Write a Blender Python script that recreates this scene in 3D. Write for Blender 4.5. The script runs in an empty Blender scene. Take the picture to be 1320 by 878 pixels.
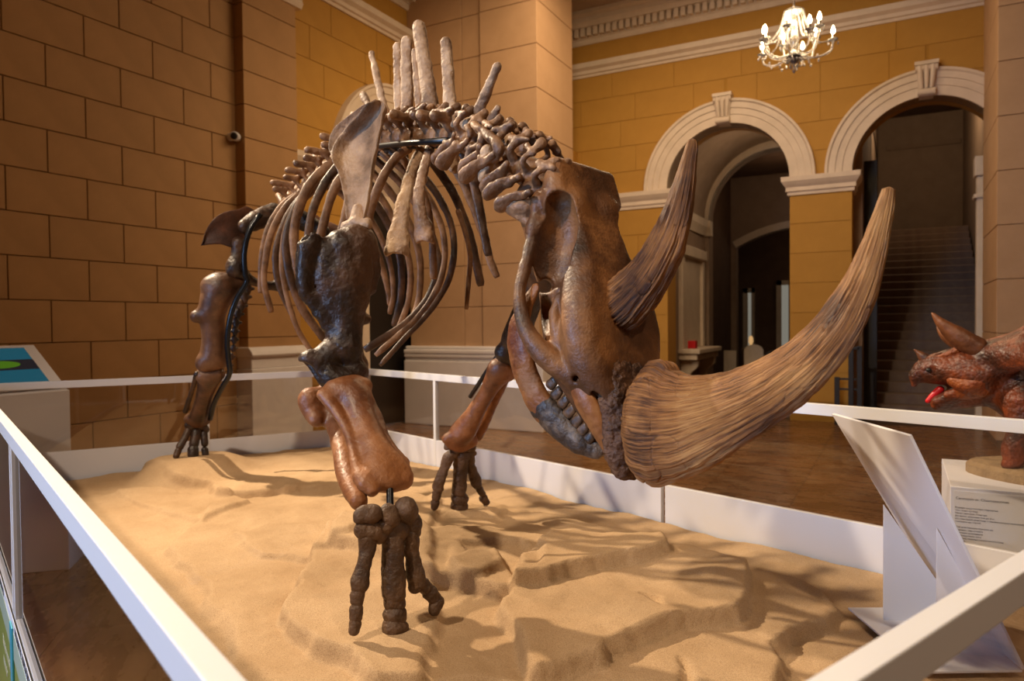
import bpy, bmesh, math, random
import numpy as np
from mathutils import Vector, Matrix

# ---------------------------------------------------------------- camera
F_PX = 930.0
PITCH, ROLL, YAW, EYE = math.radians(1.318676), math.radians(-0.561470), math.radians(28.199), 1.55
_cp, _sp, _cr, _sr = math.cos(PITCH), math.sin(PITCH), math.cos(ROLL), math.sin(ROLL)
CAM_R = np.array([[_cr, -_sr, 0], [_sr, _cr, 0], [0, 0, 1]]) @ np.array([[1, 0, 0], [0, -_sp, -_cp], [0, _cp, -_sp]])
YAW_R = np.array([[math.cos(YAW), -math.sin(YAW), 0], [math.sin(YAW), math.cos(YAW), 0], [0, 0, 1]])
CAM_C = np.array([0, 0, EYE])
scene = bpy.context.scene
col = scene.collection
cam_data = bpy.data.cameras.new('camera')
cam_data.sensor_width = 36
cam_data.lens = 36 * F_PX / 1320
cam_data.clip_start = 0.02
cam_data.dof.use_dof = True
cam_data.dof.focus_distance = 2.05
cam_data.dof.aperture_fstop = 4.0
cam = bpy.data.objects.new('camera', cam_data)
col.objects.link(cam)
_W = (YAW_R @ CAM_R.T)
_m = Matrix(((_W[0, 0], -_W[0, 1], -_W[0, 2], 0), (_W[1, 0], -_W[1, 1], -_W[1, 2], 0), (_W[2, 0], -_W[2, 1], -_W[2, 2], EYE), (0, 0, 0, 1)))
cam.matrix_world = _m
scene.camera = cam
scene.view_settings.view_transform = 'Standard'
scene.view_settings.look = 'None'
scene.view_settings.gamma = 1
scene.view_settings.exposure = 0.0
scene.cycles.max_bounces = 8
scene.cycles.transparent_max_bounces = 12
scene.cycles.caustics_reflective = False
scene.cycles.caustics_refractive = False
scene.cycles.sample_clamp_indirect = 4

# ---------------------------------------------------------------- world and lights
world = bpy.data.worlds.new('world')
scene.world = world
world.use_nodes = True
world.node_tree.nodes['Background'].inputs[0].default_value = (1.0, 0.72, 0.5, 1)
world.node_tree.nodes['Background'].inputs[1].default_value = 0.02


def aim(o, target):
    d = Vector(target) - o.location
    o.rotation_euler = d.to_track_quat('-Z', 'Y').to_euler()


def light(name, kind, loc, target, power, color, size=0.2, size_y=None, spot=None, blend=0.5):
    d = bpy.data.lights.new(name, kind)
    d.energy = power
    d.color = color
    if kind == 'AREA':
        d.size = size
        if size_y:
            d.shape = 'RECTANGLE'
            d.size_y = size_y
    else:
        d.shadow_soft_size = size
    if kind == 'SPOT':
        d.spot_size = math.radians(spot)
        d.spot_blend = blend
    o = bpy.data.objects.new(name, d)
    col.objects.link(o)
    o.location = loc
    aim(o, target)
    return o


WARM = (1.0, 0.70, 0.42)
light('spot_light', 'SPOT', (-5.9, 2.7, 5.4), (-1.2, 2.4, 1.0), 2100, (1.0, 0.80, 0.56), 0.05, spot=58, blend=0.6)
light('spot_light', 'SPOT', (-2.6, -2.2, 5.6), (-1.5, 2.5, 1.5), 1150, (1.0, 0.80, 0.58), 0.12, spot=74, blend=0.8)
light('spot_light', 'SPOT', (2.6, -0.6, 5.4), (-0.3, 2.2, 1.2), 300, (1.0, 0.78, 0.55), 0.10, spot=50, blend=0.8)
_wd = light('window_daylight', 'AREA', (-4.6, -5.2, 2.3), (-0.9, 1.2, 1.0), 95, (0.36, 0.58, 1.0), 1.6, 2.4)
_wd.data.spread = math.radians(75)
light('passage_fill', 'POINT', (-2.3, 18.6, 4.6), (-2.3, 18, 0), 16, (1.0, 0.66, 0.42), 0.15)  # added fill without a fitting, brightens the room past the inner arch
light('passage_fill', 'POINT', (-2.3, 23.2, 3.6), (-2.3, 23, 0), 7, (1.0, 0.66, 0.42), 0.15)  # second added fill, lifts the space beyond the far arch
light('hall_light', 'AREA', (-2.4, 8.2, 6.6), (-2.6, 8.6, 0), 190, WARM, 3.0, 3.0)
light('wall_washer', 'SPOT', (-2.2, 4.6, 6.6), (-4.9, 9.6, 3.6), 560, WARM, 0.4, spot=70, blend=1.0)
light('wall_washer', 'SPOT', (-2.6, 5.6, 5.2), (-6.8, 7.6, 2.0), 150, WARM, 0.4, spot=80, blend=1.0)
light('passage_fill', 'POINT', (-2.2, 14.3, 4.3), (-2.2, 14, 0), 22, WARM, 0.15)  # added fill that brightens the vestibule behind the middle arch
light('stair_fill', 'POINT', (0.4, 17.5, 6.3), (0.4, 17, 0), 75, WARM, 0.2)  # added fill to lift the dim stair hall, no fitting behind it

# ---------------------------------------------------------------- helpers
rng = random.Random(7)


def ray(x, y):
    return YAW_R @ (CAM_R.T @ np.array([(x - 660) / F_PX, (y - 439) / F_PX, 1.0]))


def P(x, y, d):
    return CAM_C + ray(x, y) * d


def on_plane(x, y, p0, n):
    r = ray(x, y)
    return CAM_C + r * (((np.asarray(p0, float) - CAM_C) @ n) / (r @ n))


def depth_of(p):
    return float((CAM_R @ (YAW_R.T @ (np.asarray(p) - CAM_C)))[2])


def pxr(p, r):
    """a measured width of r picture pixels at point p, in metres"""
    return r * depth_of(p) / F_PX


def link(name, me, mat, parent=None, kind=None, smooth=False):
    o = bpy.data.objects.new(name, me)
    col.objects.link(o)
    if mat and not me.materials:
        me.materials.append(mat)
    if parent:
        o.parent = parent
    if kind:
        o['kind'] = kind
    if smooth:
        me.polygons.foreach_set('use_smooth', [True] * len(me.polygons))
    return o


def tag(o, label, cat, group=None, kind=None):
    o['label'] = label
    o['category'] = cat
    if group:
        o['group'] = group
    if kind:
        o['kind'] = kind
    return o


def empty(name, loc, label=None, cat=None, group=None, kind=None):
    o = bpy.data.objects.new(name, None)
    o.empty_display_size = 0.05
    col.objects.link(o)
    o.location = loc
    if label:
        tag(o, label, cat, group, kind)
    bpy.context.view_layer.update()
    return o


def adopt(o, parent):
    """parent a mesh that is written in world coordinates"""
    o.parent = parent
    o.matrix_parent_inverse = Matrix.Translation(parent.location).inverted()
    return o


def me_pydata(name, v, f):
    me = bpy.data.meshes.new(name)
    me.from_pydata([tuple(map(float, q)) for q in v], [], f)
    me.update()
    return me


def mesh_np(name, verts, quads):
    me = bpy.data.meshes.new(name)
    n, m = len(verts), len(quads)
    me.vertices.add(n)
    me.vertices.foreach_set('co', np.ascontiguousarray(verts, np.float32).ravel())
    me.loops.add(m * 4)
    me.loops.foreach_set('vertex_index', np.ascontiguousarray(quads, np.int32).ravel())
    me.polygons.add(m)
    me.polygons.foreach_set('loop_start', np.arange(0, m * 4, 4, dtype=np.int32))
    me.polygons.foreach_set('loop_total', np.full(m, 4, np.int32))
    me.polygons.foreach_set('use_smooth', np.ones(m, bool))
    me.update(calc_edges=True)
    me.validate()
    return me


class MB:
    """collects simple solids for one mesh"""

    def __init__(self):
        self.v, self.f = [], []

    def add(self, v, f):
        b = len(self.v)
        self.v += [tuple(map(float, q)) for q in v]
        self.f += [tuple(i + b for i in q) for q in f]
        return self

    def box(self, x0, x1, y0, y1, z0, z1):
        v = [(x, y, z) for x in (x0, x1) for y in (y0, y1) for z in (z0, z1)]
        return self.add(v, [(0, 1, 3, 2), (4, 6, 7, 5), (0, 4, 5, 1), (2, 3, 7, 6), (0, 2, 6, 4), (1, 5, 7, 3)])

    def prism(self, base, off):
        """polygon extruded by a vector"""
        n = len(base)
        base = [np.asarray(q, float) for q in base]
        v = base + [q + np.asarray(off, float) for q in base]
        f = [tuple(range(n))[::-1], tuple(range(n, 2 * n))]
        f += [(i, (i + 1) % n, n + (i + 1) % n, n + i) for i in range(n)]
        return self.add(v, f)

    def tube(self, pts, rad, seg=10, cap=True, flat=None):
        pts = [np.asarray(p, float) for p in pts]
        if not hasattr(rad, '__len__'):
            rad = [rad] * len(pts)
        rings = sweep_rings(pts, rad, seg, flat)
        v = [q for r in rings for q in r]
        f = []
        for i in range(len(pts) - 1):
            for j in range(seg):
                k = (j + 1) % seg
                f.append((i * seg + j, i * seg + k, (i + 1) * seg + k, (i + 1) * seg + j))
        if cap:
            f.append(tuple(range(seg))[::-1])
            f.append(tuple((len(pts) - 1) * seg + j for j in range(seg)))
        return self.add(v, f)

    def lathe(self, prof, c=(0, 0, 0), seg=24):
        v, f = [], []
        for r, z in prof:
            for j in range(seg):
                a = 2 * math.pi * j / seg
                v.append((c[0] + r * math.cos(a), c[1] + r * math.sin(a), c[2] + z))
        for i in range(len(prof) - 1):
            for j in range(seg):
                k = (j + 1) % seg
                f.append((i * seg + j, i * seg + k, (i + 1) * seg + k, (i + 1) * seg + j))
        f.append(tuple(range(seg))[::-1])
        f.append(tuple((len(prof) - 1) * seg + j for j in range(seg)))
        return self.add(v, f)

    def build(self, name, mat, parent=None, world=True, smooth=False, bevel=0, kind=None):
        me = me_pydata(name, self.v, self.f)
        bm = bmesh.new()
        bm.from_mesh(me)
        bmesh.ops.recalc_face_normals(bm, faces=bm.faces)
        bm.to_mesh(me)
        bm.free()
        o = link(name, me, mat, None, kind, smooth)
        if parent:
            if world:
                adopt(o, parent)
            else:
                o.parent = parent
        if bevel:
            md = o.modifiers.new('bevel', 'BEVEL')
            md.width = bevel
            md.segments = 2
            md.limit_method = 'ANGLE'
        return o


def sweep_rings(pts, rad, seg, flat=None, up=None):
    n = len(pts)
    tans = []
    for i in range(n):
        t = pts[min(i + 1, n - 1)] - pts[max(i - 1, 0)]
        tans.append(t / (np.linalg.norm(t) + 1e-9))
    u = np.asarray(up, float) if up is not None else np.array([0.0, 0, 1]) if abs(tans[0][2]) < 0.9 else np.array([1.0, 0, 0])
    rings = []
    for i in range(n):
        u = u - (u @ tans[i]) * tans[i]
        u /= np.linalg.norm(u) + 1e-9
        w = np.cross(tans[i], u)
        fl = 1.0 if flat is None else flat
        ring = []
        for j in range(seg):
            a = 2 * math.pi * j / seg
            ring.append(pts[i] + rad[i] * (math.cos(a) * u + fl * math.sin(a) * w))
        rings.append(ring)
    return rings


def spline(pts, n):
    """Catmull-Rom resampling of rows (any number of columns)"""
    p = np.asarray(pts, float)
    if len(p) == 2:
        t = np.linspace(0, 1, n)[:, None]
        return p[0] * (1 - t) + p[1] * t
    q = np.vstack([2 * p[0] - p[1], p, 2 * p[-1] - p[-2]])
    out = []
    for s in np.linspace(0, len(p) - 1 - 1e-9, n):
        i = int(s)
        t = s - i
        a, b, c, d = q[i], q[i + 1], q[i + 2], q[i + 3]
        out.append(0.5 * (2 * b + (c - a) * t + (2 * a - 5 * b + 4 * c - d) * t * t + (3 * b - a - 3 * c + d) * t ** 3))
    return np.array(out)


# value noise on arrays of points
_L = np.random.RandomState(3).rand(32, 32, 32).astype(np.float32) * 2 - 1


def vnoise(p):
    i = np.floor(p).astype(int)
    f = p - i
    f = f * f * (3 - 2 * f)
    i0, i1 = i & 31, (i + 1) & 31
    x0, y0, z0 = i0[:, 0], i0[:, 1], i0[:, 2]
    x1, y1, z1 = i1[:, 0], i1[:, 1], i1[:, 2]
    fx, fy, fz = f[:, 0], f[:, 1], f[:, 2]
    a = _L[x0, y0, z0] * (1 - fx) + _L[x1, y0, z0] * fx
    b = _L[x0, y1, z0] * (1 - fx) + _L[x1, y1, z0] * fx
    c = _L[x0, y0, z1] * (1 - fx) + _L[x1, y0, z1] * fx
    d = _L[x0, y1, z1] * (1 - fx) + _L[x1, y1, z1] * fx
    return (a * (1 - fy) + b * fy) * (1 - fz) + (c * (1 - fy) + d * fy) * fz


def fbm(p, o=3):
    s, a = 0, 1.0
    for k in range(o):
        s = s + a * vnoise(p * 2 ** k + 7.3 * k)
        a *= 0.5
    return s


# ---------------------------------------------------------------- materials
def mat_new(name):
    m = bpy.data.materials.new(name)
    m.use_nodes = True
    nt = m.node_tree
    return m, nt, nt.nodes['Principled BSDF']


def N(nt, t, **kw):
    n = nt.nodes.new(t)
    for k, v in kw.items():
        setattr(n, k, v)
    return n


def noise_mat(name, c1, c2, scale=6, rough=0.5, bump=0.0, bump_scale=60, detail=6, c3=None, spec=0.5, coat=0.0, stretch=None, lo=0.35, hi=0.65, rough2=None, metallic=0, per_object=0.0):
    m, nt, b = mat_new(name)
    tc = N(nt, 'ShaderNodeTexCoord')
    src = tc.outputs['Object']
    if stretch:
        mp = N(nt, 'ShaderNodeMapping')
        mp.inputs['Scale'].default_value = stretch
        nt.links.new(src, mp.inputs[0])
        src = mp.outputs[0]
    n1 = N(nt, 'ShaderNodeTexNoise')
    n1.inputs['Scale'].default_value = scale
    n1.inputs['Detail'].default_value = detail
    n1.inputs['Roughness'].default_value = 0.62
    nt.links.new(src, n1.inputs['Vector'])
    r = N(nt, 'ShaderNodeValToRGB')
    e = r.color_ramp.elements
    e[0].position, e[0].color = lo, (*c1, 1)
    e[1].position, e[1].color = hi, (*c2, 1)
    if c3:
        k = e.new(0.5 * (lo + hi))
        k.color = (*c3, 1)
    nt.links.new(n1.outputs[0], r.inputs[0])
    out = r.outputs[0]
    if per_object:
        oi = N(nt, 'ShaderNodeObjectInfo')
        mr = N(nt, 'ShaderNodeMapRange')
        mr.inputs[3].default_value = 1 - per_object
        mr.inputs[4].default_value = 1 + per_object
        nt.links.new(oi.outputs['Random'], mr.inputs[0])
        hs = N(nt, 'ShaderNodeHueSaturation')
        nt.links.new(mr.outputs[0], hs.inputs['Value'])
        nt.links.new(out, hs.inputs['Color'])
        out = hs.outputs[0]
    nt.links.new(out, b.inputs['Base Color'])
    b.inputs['Roughness'].default_value = rough
    if rough2 is not None:
        mr = N(nt, 'ShaderNodeMapRange')
        mr.inputs[1].default_value = 0.3
        mr.inputs[2].default_value = 0.7
        mr.inputs[3].default_value = rough
        mr.inputs[4].default_value = rough2
        nt.links.new(n1.outputs[0], mr.inputs[0])
        nt.links.new(mr.outputs[0], b.inputs['Roughness'])
    b.inputs['Specular IOR Level'].default_value = spec
    b.inputs['Coat Weight'].default_value = coat
    b.inputs['Coat Roughness'].default_value = 0.25
    b.inputs['Metallic'].default_value = metallic
    if bump:
        n2 = N(nt, 'ShaderNodeTexNoise')
        n2.inputs['Scale'].default_value = bump_scale
        n2.inputs['Detail'].default_value = 5
        nt.links.new(src, n2.inputs['Vector'])
        bp = N(nt, 'ShaderNodeBump')
        bp.inputs['Strength'].default_value = bump
        bp.inputs['Distance'].default_value = 0.01
        nt.links.new(n2.outputs[0], bp.inputs['Height'])
        nt.links.new(bp.outputs[0], b.inputs['Normal'])
    return m


def plain(name, c, rough=0.5, metallic=0.0, emit=None, strength=0, spec=0.5):
    m, nt, b = mat_new(name)
    b.inputs['Base Color'].default_value = (*c, 1)
    b.inputs['Roughness'].default_value = rough
    b.inputs['Metallic'].default_value = metallic
    b.inputs['Specular IOR Level'].default_value = spec
    if emit:
        b.inputs['Emission Color'].default_value = (*emit, 1)
        b.inputs['Emission Strength'].default_value = strength
    return m


def glass_mat(name, tint, ior=1.5):
    m, nt, b = mat_new(name)
    nt.nodes.remove(b)
    tr = N(nt, 'ShaderNodeBsdfTransparent')
    tr.inputs[0].default_value = (*tint, 1)
    gl = N(nt, 'ShaderNodeBsdfGlossy')
    gl.inputs['Roughness'].default_value = 0.015
    fr = N(nt, 'ShaderNodeFresnel')
    ge = N(nt, 'ShaderNodeNewGeometry')      # straight-through pane: same Fresnel on both faces
    mr = N(nt, 'ShaderNodeMapRange')
    mr.inputs[3].default_value = ior
    mr.inputs[4].default_value = 1 / ior
    nt.links.new(ge.outputs['Backfacing'], mr.inputs[0])
    nt.links.new(mr.outputs[0], fr.inputs[0])
    mx = N(nt, 'ShaderNodeMixShader')
    nt.links.new(fr.outputs[0], mx.inputs[0])
    nt.links.new(tr.outputs[0], mx.inputs[1])
    nt.links.new(gl.outputs[0], mx.inputs[2])
    nt.links.new(mx.outputs[0], nt.nodes['Material Output'].inputs[0])
    return m


M = {}
M['tan_wall'] = noise_mat('tan_wall', (0.38, 0.215, 0.085), (0.43, 0.245, 0.10), 3, 0.75, 0.08, 90, per_object=0.03)
M['pale_wall'] = noise_mat('pale_wall', (0.48, 0.305, 0.165), (0.53, 0.34, 0.19), 3, 0.75, 0.08, 90, per_object=0.02)
M['yellow_wall'] = noise_mat('yellow_wall', (0.43, 0.225, 0.032), (0.47, 0.25, 0.038), 3, 0.75, 0.08, 90, per_object=0.015)
M['joint'] = plain('joint', (0.22, 0.125, 0.055), 0.9)
M['joint_yellow'] = plain('joint_yellow', (0.40, 0.21, 0.030), 0.9)
M['white_trim'] = noise_mat('white_trim', (0.66, 0.56, 0.44), (0.74, 0.63, 0.50), 4, 0.6, 0.05, 80)
M['white_base'] = noise_mat('white_base', (0.74, 0.72, 0.72), (0.80, 0.78, 0.78), 4, 0.5, 0.03, 80)
M['ceiling'] = noise_mat('ceiling_plaster', (0.42, 0.33, 0.26), (0.48, 0.38, 0.30), 2, 0.8)
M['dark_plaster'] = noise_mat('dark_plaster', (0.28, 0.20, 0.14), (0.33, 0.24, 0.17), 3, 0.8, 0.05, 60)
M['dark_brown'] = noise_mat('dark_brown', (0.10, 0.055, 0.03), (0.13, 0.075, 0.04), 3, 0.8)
M['black'] = plain('black_paint', (0.012, 0.009, 0.008), 0.5)
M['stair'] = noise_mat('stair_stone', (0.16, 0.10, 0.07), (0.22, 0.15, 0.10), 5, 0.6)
M['floor'] = noise_mat('floor_tile', (0.15, 0.068, 0.026), (0.30, 0.150, 0.060), 2.2, 0.22, 0.05, 12, stretch=(1, 3, 1), per_object=0.18, rough2=0.34)
M['floor_joint'] = plain('floor_joint', (0.07, 0.035, 0.015), 0.6)
M['white_metal'] = plain('white_metal', (0.68, 0.67, 0.68), 0.4)
M['white_board'] = plain('white_board', (0.70, 0.69, 0.73), 0.5)
M['glass'] = glass_mat('clear_glass', (0.94, 0.93, 0.92))
M['glass_grey'] = glass_mat('grey_glass', (0.42, 0.40, 0.38))


def structure(o, label, cat):
    return tag(o, label, cat, kind='structure')


# ---------------------------------------------------------------- setting
_box_cache = {}


def shared_box(name, dx, dy, dz, mat, bevel=0.004):
    """a block of masonry with slightly eased edges; alike pieces share one mesh"""
    key = (name, round(dx, 3), round(dy, 3), round(dz, 3), mat.name)
    if key not in _box_cache:
        b = MB().box(-dx / 2, dx / 2, -dy / 2, dy / 2, -dz / 2, dz / 2)
        me = me_pydata(name, b.v, b.f)
        bm = bmesh.new()
        bm.from_mesh(me)
        bmesh.ops.recalc_face_normals(bm, faces=bm.faces)
        if bevel:
            bmesh.ops.bevel(bm, geom=bm.edges[:], offset=bevel, segments=1, affect='EDGES')
        bm.to_mesh(me)
        bm.free()
        me.materials.append(mat)
        _box_cache[key] = me
    return _box_cache[key]


def piece(name, lo, hi, mat, parent, bevel=0.004):
    dx, dy, dz = (hi[i] - lo[i] for i in range(3))
    o = bpy.data.objects.new(name, shared_box(name, dx, dy, dz, mat, bevel))
    col.objects.link(o)
    o.location = [(lo[i] + hi[i]) / 2 for i in range(3)]
    adopt(o, parent)
    return o


def block_wall_x(parent, X, out, y0, y1, zs, first, length, mat, gap=0.008, proud=0.016, skip=None):
    """courses of blocks on a wall whose face is at X, sticking out by proud toward `out`"""
    for k in range(len(zs) - 1):
        off = first + (length / 2 if k % 2 else 0)
        n0 = math.floor((y0 - off) / length)
        y = off + n0 * length
        while y < y1:
            a, b = max(y, y0), min(y + length, y1)
            if b - a > 0.05 and not (skip and skip(a, b, zs[k], zs[k + 1])):
                xs = sorted((X, X + out * proud))
                piece('stone_block', (xs[0], a + gap / 2, zs[k] + gap / 2), (xs[1], b - gap / 2, zs[k + 1] - gap / 2), mat, parent)
            y += length


def block_wall_y(parent, Y, x0, x1, zs, mat, cuts=None, gap=0.008, proud=0.016):
    for k in range(len(zs) - 1):
        c = [x0] + ([q for q in cuts[k % 2] if x0 < q < x1] if cuts else []) + [x1]
        for a, b in zip(c[:-1], c[1:]):
            piece('stone_block', (a + gap / 2, Y - proud, zs[k] + gap / 2), (b - gap / 2, Y, zs[k + 1] - gap / 2), mat, parent)


def moulding(name, p0, p1, out, prof, mat, parent=None, label=None):
    """a profile of (stick-out, z) run from p0 to p1"""
    p0, p1, out = np.array([*p0, 0.0]), np.array([*p1, 0.0]), np.array([*out, 0.0])
    base = [p0 + out * a + np.array([0, 0, z]) for a, z in prof]
    b = MB().prism(base, p1 - p0)
    o = b.build(name, mat, parent)
    if not parent:
        structure(o, label, 'moulding')
    return o


# floor of large polished tiles
fl = MB().box(-10.5, 4.5, -6, 26, -0.2, -0.004).build('floor', M['floor_joint'])
structure(fl, 'dark brown polished tile floor around the display', 'floor')
T = 0.8
for i in range(-9, 3):
    for j in range(-2, 15):
        x0, y0 = i * T, j * T
        if -3.6 < x0 < -0.9 and 1.4 < y0 < 2.2:
            continue
        piece('floor_tile', (x0 + 0.002, y0 + 0.002, -0.012), (x0 + T - 0.002, y0 + T - 0.002, 0.0), M['floor'], fl, 0.0015)

structure(MB().box(-10.5, 4.5, -6, 12.0, 6.96, 7.1).build('ceiling', M['ceiling']), 'pale plaster ceiling of the hall', 'ceiling')

# left wall of stone blocks, its pilaster and the yellow bay behind it
wl = MB().box(-7.2, -6.766, -6, 5.905, 0, 6.96).build('wall_left', M['joint'])
structure(wl, 'tan wall of large stone blocks at the left', 'wall')
zs = [1.42 + 0.383 * k for k in range(-3, 15)]
block_wall_x(wl, -6.766, 1, 0.4, 5.9, zs, 3.43, 0.71, M['tan_wall'])
pl = MB().box(-7.2, -6.616, 5.9, 6.71, 0, 6.96).build('wall_left_pilaster', M['joint'])
structure(pl, 'flat tan pilaster on the left wall', 'wall')
for k in range(len(zs) - 1):
    piece('stone_block', (-6.95, 5.884, zs[k] + 0.004), (-6.60, 6.714, zs[k + 1] - 0.004), M['tan_wall'], pl)
bs = MB().box(-6.9, -6.50, 5.84, 6.80, 0, 1.06).box(-6.9, -6.515, 5.85, 6.785, 1.06, 1.2)
bs.prism([(-6.9, 5.83, 1.19), (-6.49, 5.83, 1.19), (-6.47, 5.83, 1.22), (-6.49, 5.83, 1.26), (-6.54, 5.83, 1.31), (-6.9, 5.83, 1.31)], (0, 0.98, 0))
structure(bs.build('baseboard_left', M['white_base'], bevel=0.01), 'white moulded plinth at the foot of the left pilaster', 'baseboard')
moulding('trim_1', (-6.62, 5.78), (-6.62, 6.80), (1, 0), [(-.1, 5.5), (.04, 5.5), (.07, 5.56), (.05, 5.6), (.12, 5.68), (.16, 5.74), (.16, 5.86), (-.1, 5.86)], M['white_trim'], None, 'white capital on top of the left pilaster')


def arch_wall(name, fixed, axis, u0, u1, top, thick, arches, mat, hw={}):
    """wall with round-headed openings; axis 'x' runs along x at y=fixed (depth +y), axis 'y' along y at x=fixed (depth -x)"""
    us = {u0, u1}
    for c, r, s in arches:
        for t in range(49):
            u = c - hw.get(c, r) * math.cos(math.pi * t / 48)
            if u0 <= u <= u1:
                us.add(u)
    us = sorted(us)
    b = MB()

    def head(u, eps):
        for c, r, s in arches:
            d = u + eps - c
            if abs(d) < hw.get(c, r):
                return s + math.sqrt(max(r * r - (u - c) ** 2, 0))
        return 0.0

    for a, e in zip(us[:-1], us[1:]):
        za, ze = head(a, 1e-5), head(e, -1e-5)
        q = [(a, za), (e, ze), (e, top), (a, top)]
        if axis == 'x':
            b.prism([(u, fixed, z) for u, z in q], (0, thick, 0))
        else:
            b.prism([(fixed, u, z) for u, z in q], (-thick, 0, 0))
    return b.build(name, mat)


def archivolt(name, fixed, axis, c, s, prof, mat, label, a0=0.0, a1=math.pi, seg=48):
    v, f = [], []
    n = len(prof)
    for k in range(seg + 1):
        t = a0 + (a1 - a0) * k / seg
        for r, pr in prof:
            u, z = c + r * math.cos(t), s + r * math.sin(t)
            v.append((u, fixed - pr, z) if axis == 'x' else (fixed + pr, u, z))
    for k in range(seg):
        for j in range(n - 1):
            f.append((k * n + j, k * n + j + 1, (k + 1) * n + j + 1, (k + 1) * n + j))
    f.append(tuple(range(n)))
    f.append(tuple(seg * n + j for j in range(n))[::-1])
    b = MB().add(v, f)
    o = b.build(name, mat)
    return structure(o, label, 'moulding')


ARCH_PROF = [(.97, -.3), (.97, .05), (1.10, .05), (1.105, .065), (1.20, .065), (1.205, .085), (1.29, .085), (1.31, .11), (1.345, .11), (1.35, 0), (1.35, -.05)]
wb = arch_wall('wall_back', 12.0, 'x', -5.6, 3.6, 6.96, 0.5, [(-2.47, .97, 3.78), (.35, .97, 3.78)], M['joint_yellow'])
structure(wb, 'golden yellow wall with two round arches', 'wall')


def yellow_courses(parent, put, u0, u1, zlist, blocks, arches, length):
    """courses of thin blocks stopping at the arch openings and their rings"""
    for k in range(len(zlist) - 1):
        a, e = zlist[k], zlist[k + 1]
        spans = [(u0, u1)]
        for c, r, s in arches:
            R = 1.30
            if a < s:
                w = r if e <= s else max(r, math.sqrt(R * R - (e - s) ** 2))
            elif a < s + R:
                w = max(math.sqrt(max(R * R - (e - s) ** 2, 0)), math.sqrt(max(r * r - (a - s) ** 2, 0)) + .02)
            else:
                w = 0
            if w <= 0:
                continue
            ns = []
            for p, q in spans:
                if q <= c - w or p >= c + w:
                    ns.append((p, q))
                else:
                    if p < c - w:
                        ns.append((p, c - w))
                    if q > c + w:
                        ns.append((c + w, q))
            spans = ns
        for p, q in spans:
            m = max(1, round((q - p) / length))
            sh = 0.5 if (k % 2 and m > 1) else 0
            cuts = [p] + [p + (q - p) * (i + sh) / m for i in range(0 if sh else 1, m)] + [q]
            for s0, s1 in zip(cuts[:-1], cuts[1:]):
                if s1 - s0 > 0.06:
                    put(s0, s1, a, e)


A_ALL = [(-2.47, .97, 3.78), (.35, .97, 3.78)]
yellow_courses(wb, lambda p, q, a, e: piece('stone_block', (p + .003, 11.99, a + .003), (q - .003, 12.003, e - .003), M['yellow_wall'], wb, 0.002),
               -5.5, 1.05, [0.3 + 0.46 * k for k in range(8)] + [3.72 + .44 * k for k in range(6)], None, A_ALL, 1.05)
piece('stone_block', (-5.5, 11.99, 5.923), (1.05, 12.003, 6.5), M['yellow_wall'], wb, 0.002)
archivolt('trim_2', 12.0, 'x', -2.47, 3.78, ARCH_PROF, M['white_trim'], 'white moulded ring around the middle arch')
archivolt('trim_3', 12.0, 'x', .35, 3.78, ARCH_PROF, M['white_trim'], 'white moulded ring around the staircase arch')
IMP = [(-.2, 3.50), (.03, 3.50), (.035, 3.55), (.055, 3.56), (.055, 3.62), (.085, 3.66), (.115, 3.71), (.12, 3.78), (-.2, 3.78)]


def impost(name, x0, x1, label):
    b = MB()
    z = [(a, h) for a, h in IMP if a > -0.1]
    rings = [[(x0 - a, 12 - a, h), (x1 + a, 12 - a, h), (x1 + a, 12.55, h), (x0 - a, 12.55, h)] for a, h in z]
    v = [q for r in rings for q in r]
    f = []
    for i in range(len(rings) - 1):
        for j in range(4):
            f.append((i * 4 + j, i * 4 + (j + 1) % 4, (i + 1) * 4 + (j + 1) % 4, (i + 1) * 4 + j))
    n = len(rings)
    f += [(3, 2, 1, 0), tuple((n - 1) * 4 + j for j in range(4))]
    b.add(v, f)
    structure(b.build(name, M['white_trim']), label, 'moulding')


impost('trim_4', -5.4, -3.44, 'white impost band left of the middle arch')
impost('trim_5', -1.50, -.62, 'white impost cap on the pier between the arches')


def keystone(name, c, label):
    b = MB()
    b.prism([(c - .09, 11.93, 4.74), (c + .09, 11.93, 4.74), (c + .135, 11.86, 5.16), (c - .135, 11.86, 5.16)], (0, 0.2, 0))
    b.box(c - .15, c + .15, 11.82, 12.0, 5.16, 5.21)
    for s in (-1, 0, 1):
        b.tube([(c + s * .06, 11.885, 4.84), (c + s * .075, 11.855, 5.0), (c + s * .085, 11.85, 5.15)], [.022, .032, .036], 8)
    b.tube([(c - .11, 11.90, 4.79), (c + .11, 11.90, 4.79)], .05, 12)
    b.tube([(c - .14, 11.87, 5.12), (c + .14, 11.87, 5.12)], .045, 12)
    structure(b.build(name, M['white_trim'], smooth=False), label, 'keystone')


keystone('trim_6', -2.5, 'white scrolled keystone over the middle arch')
keystone('trim_7', .34, 'white scrolled keystone over the staircase arch')

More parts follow.
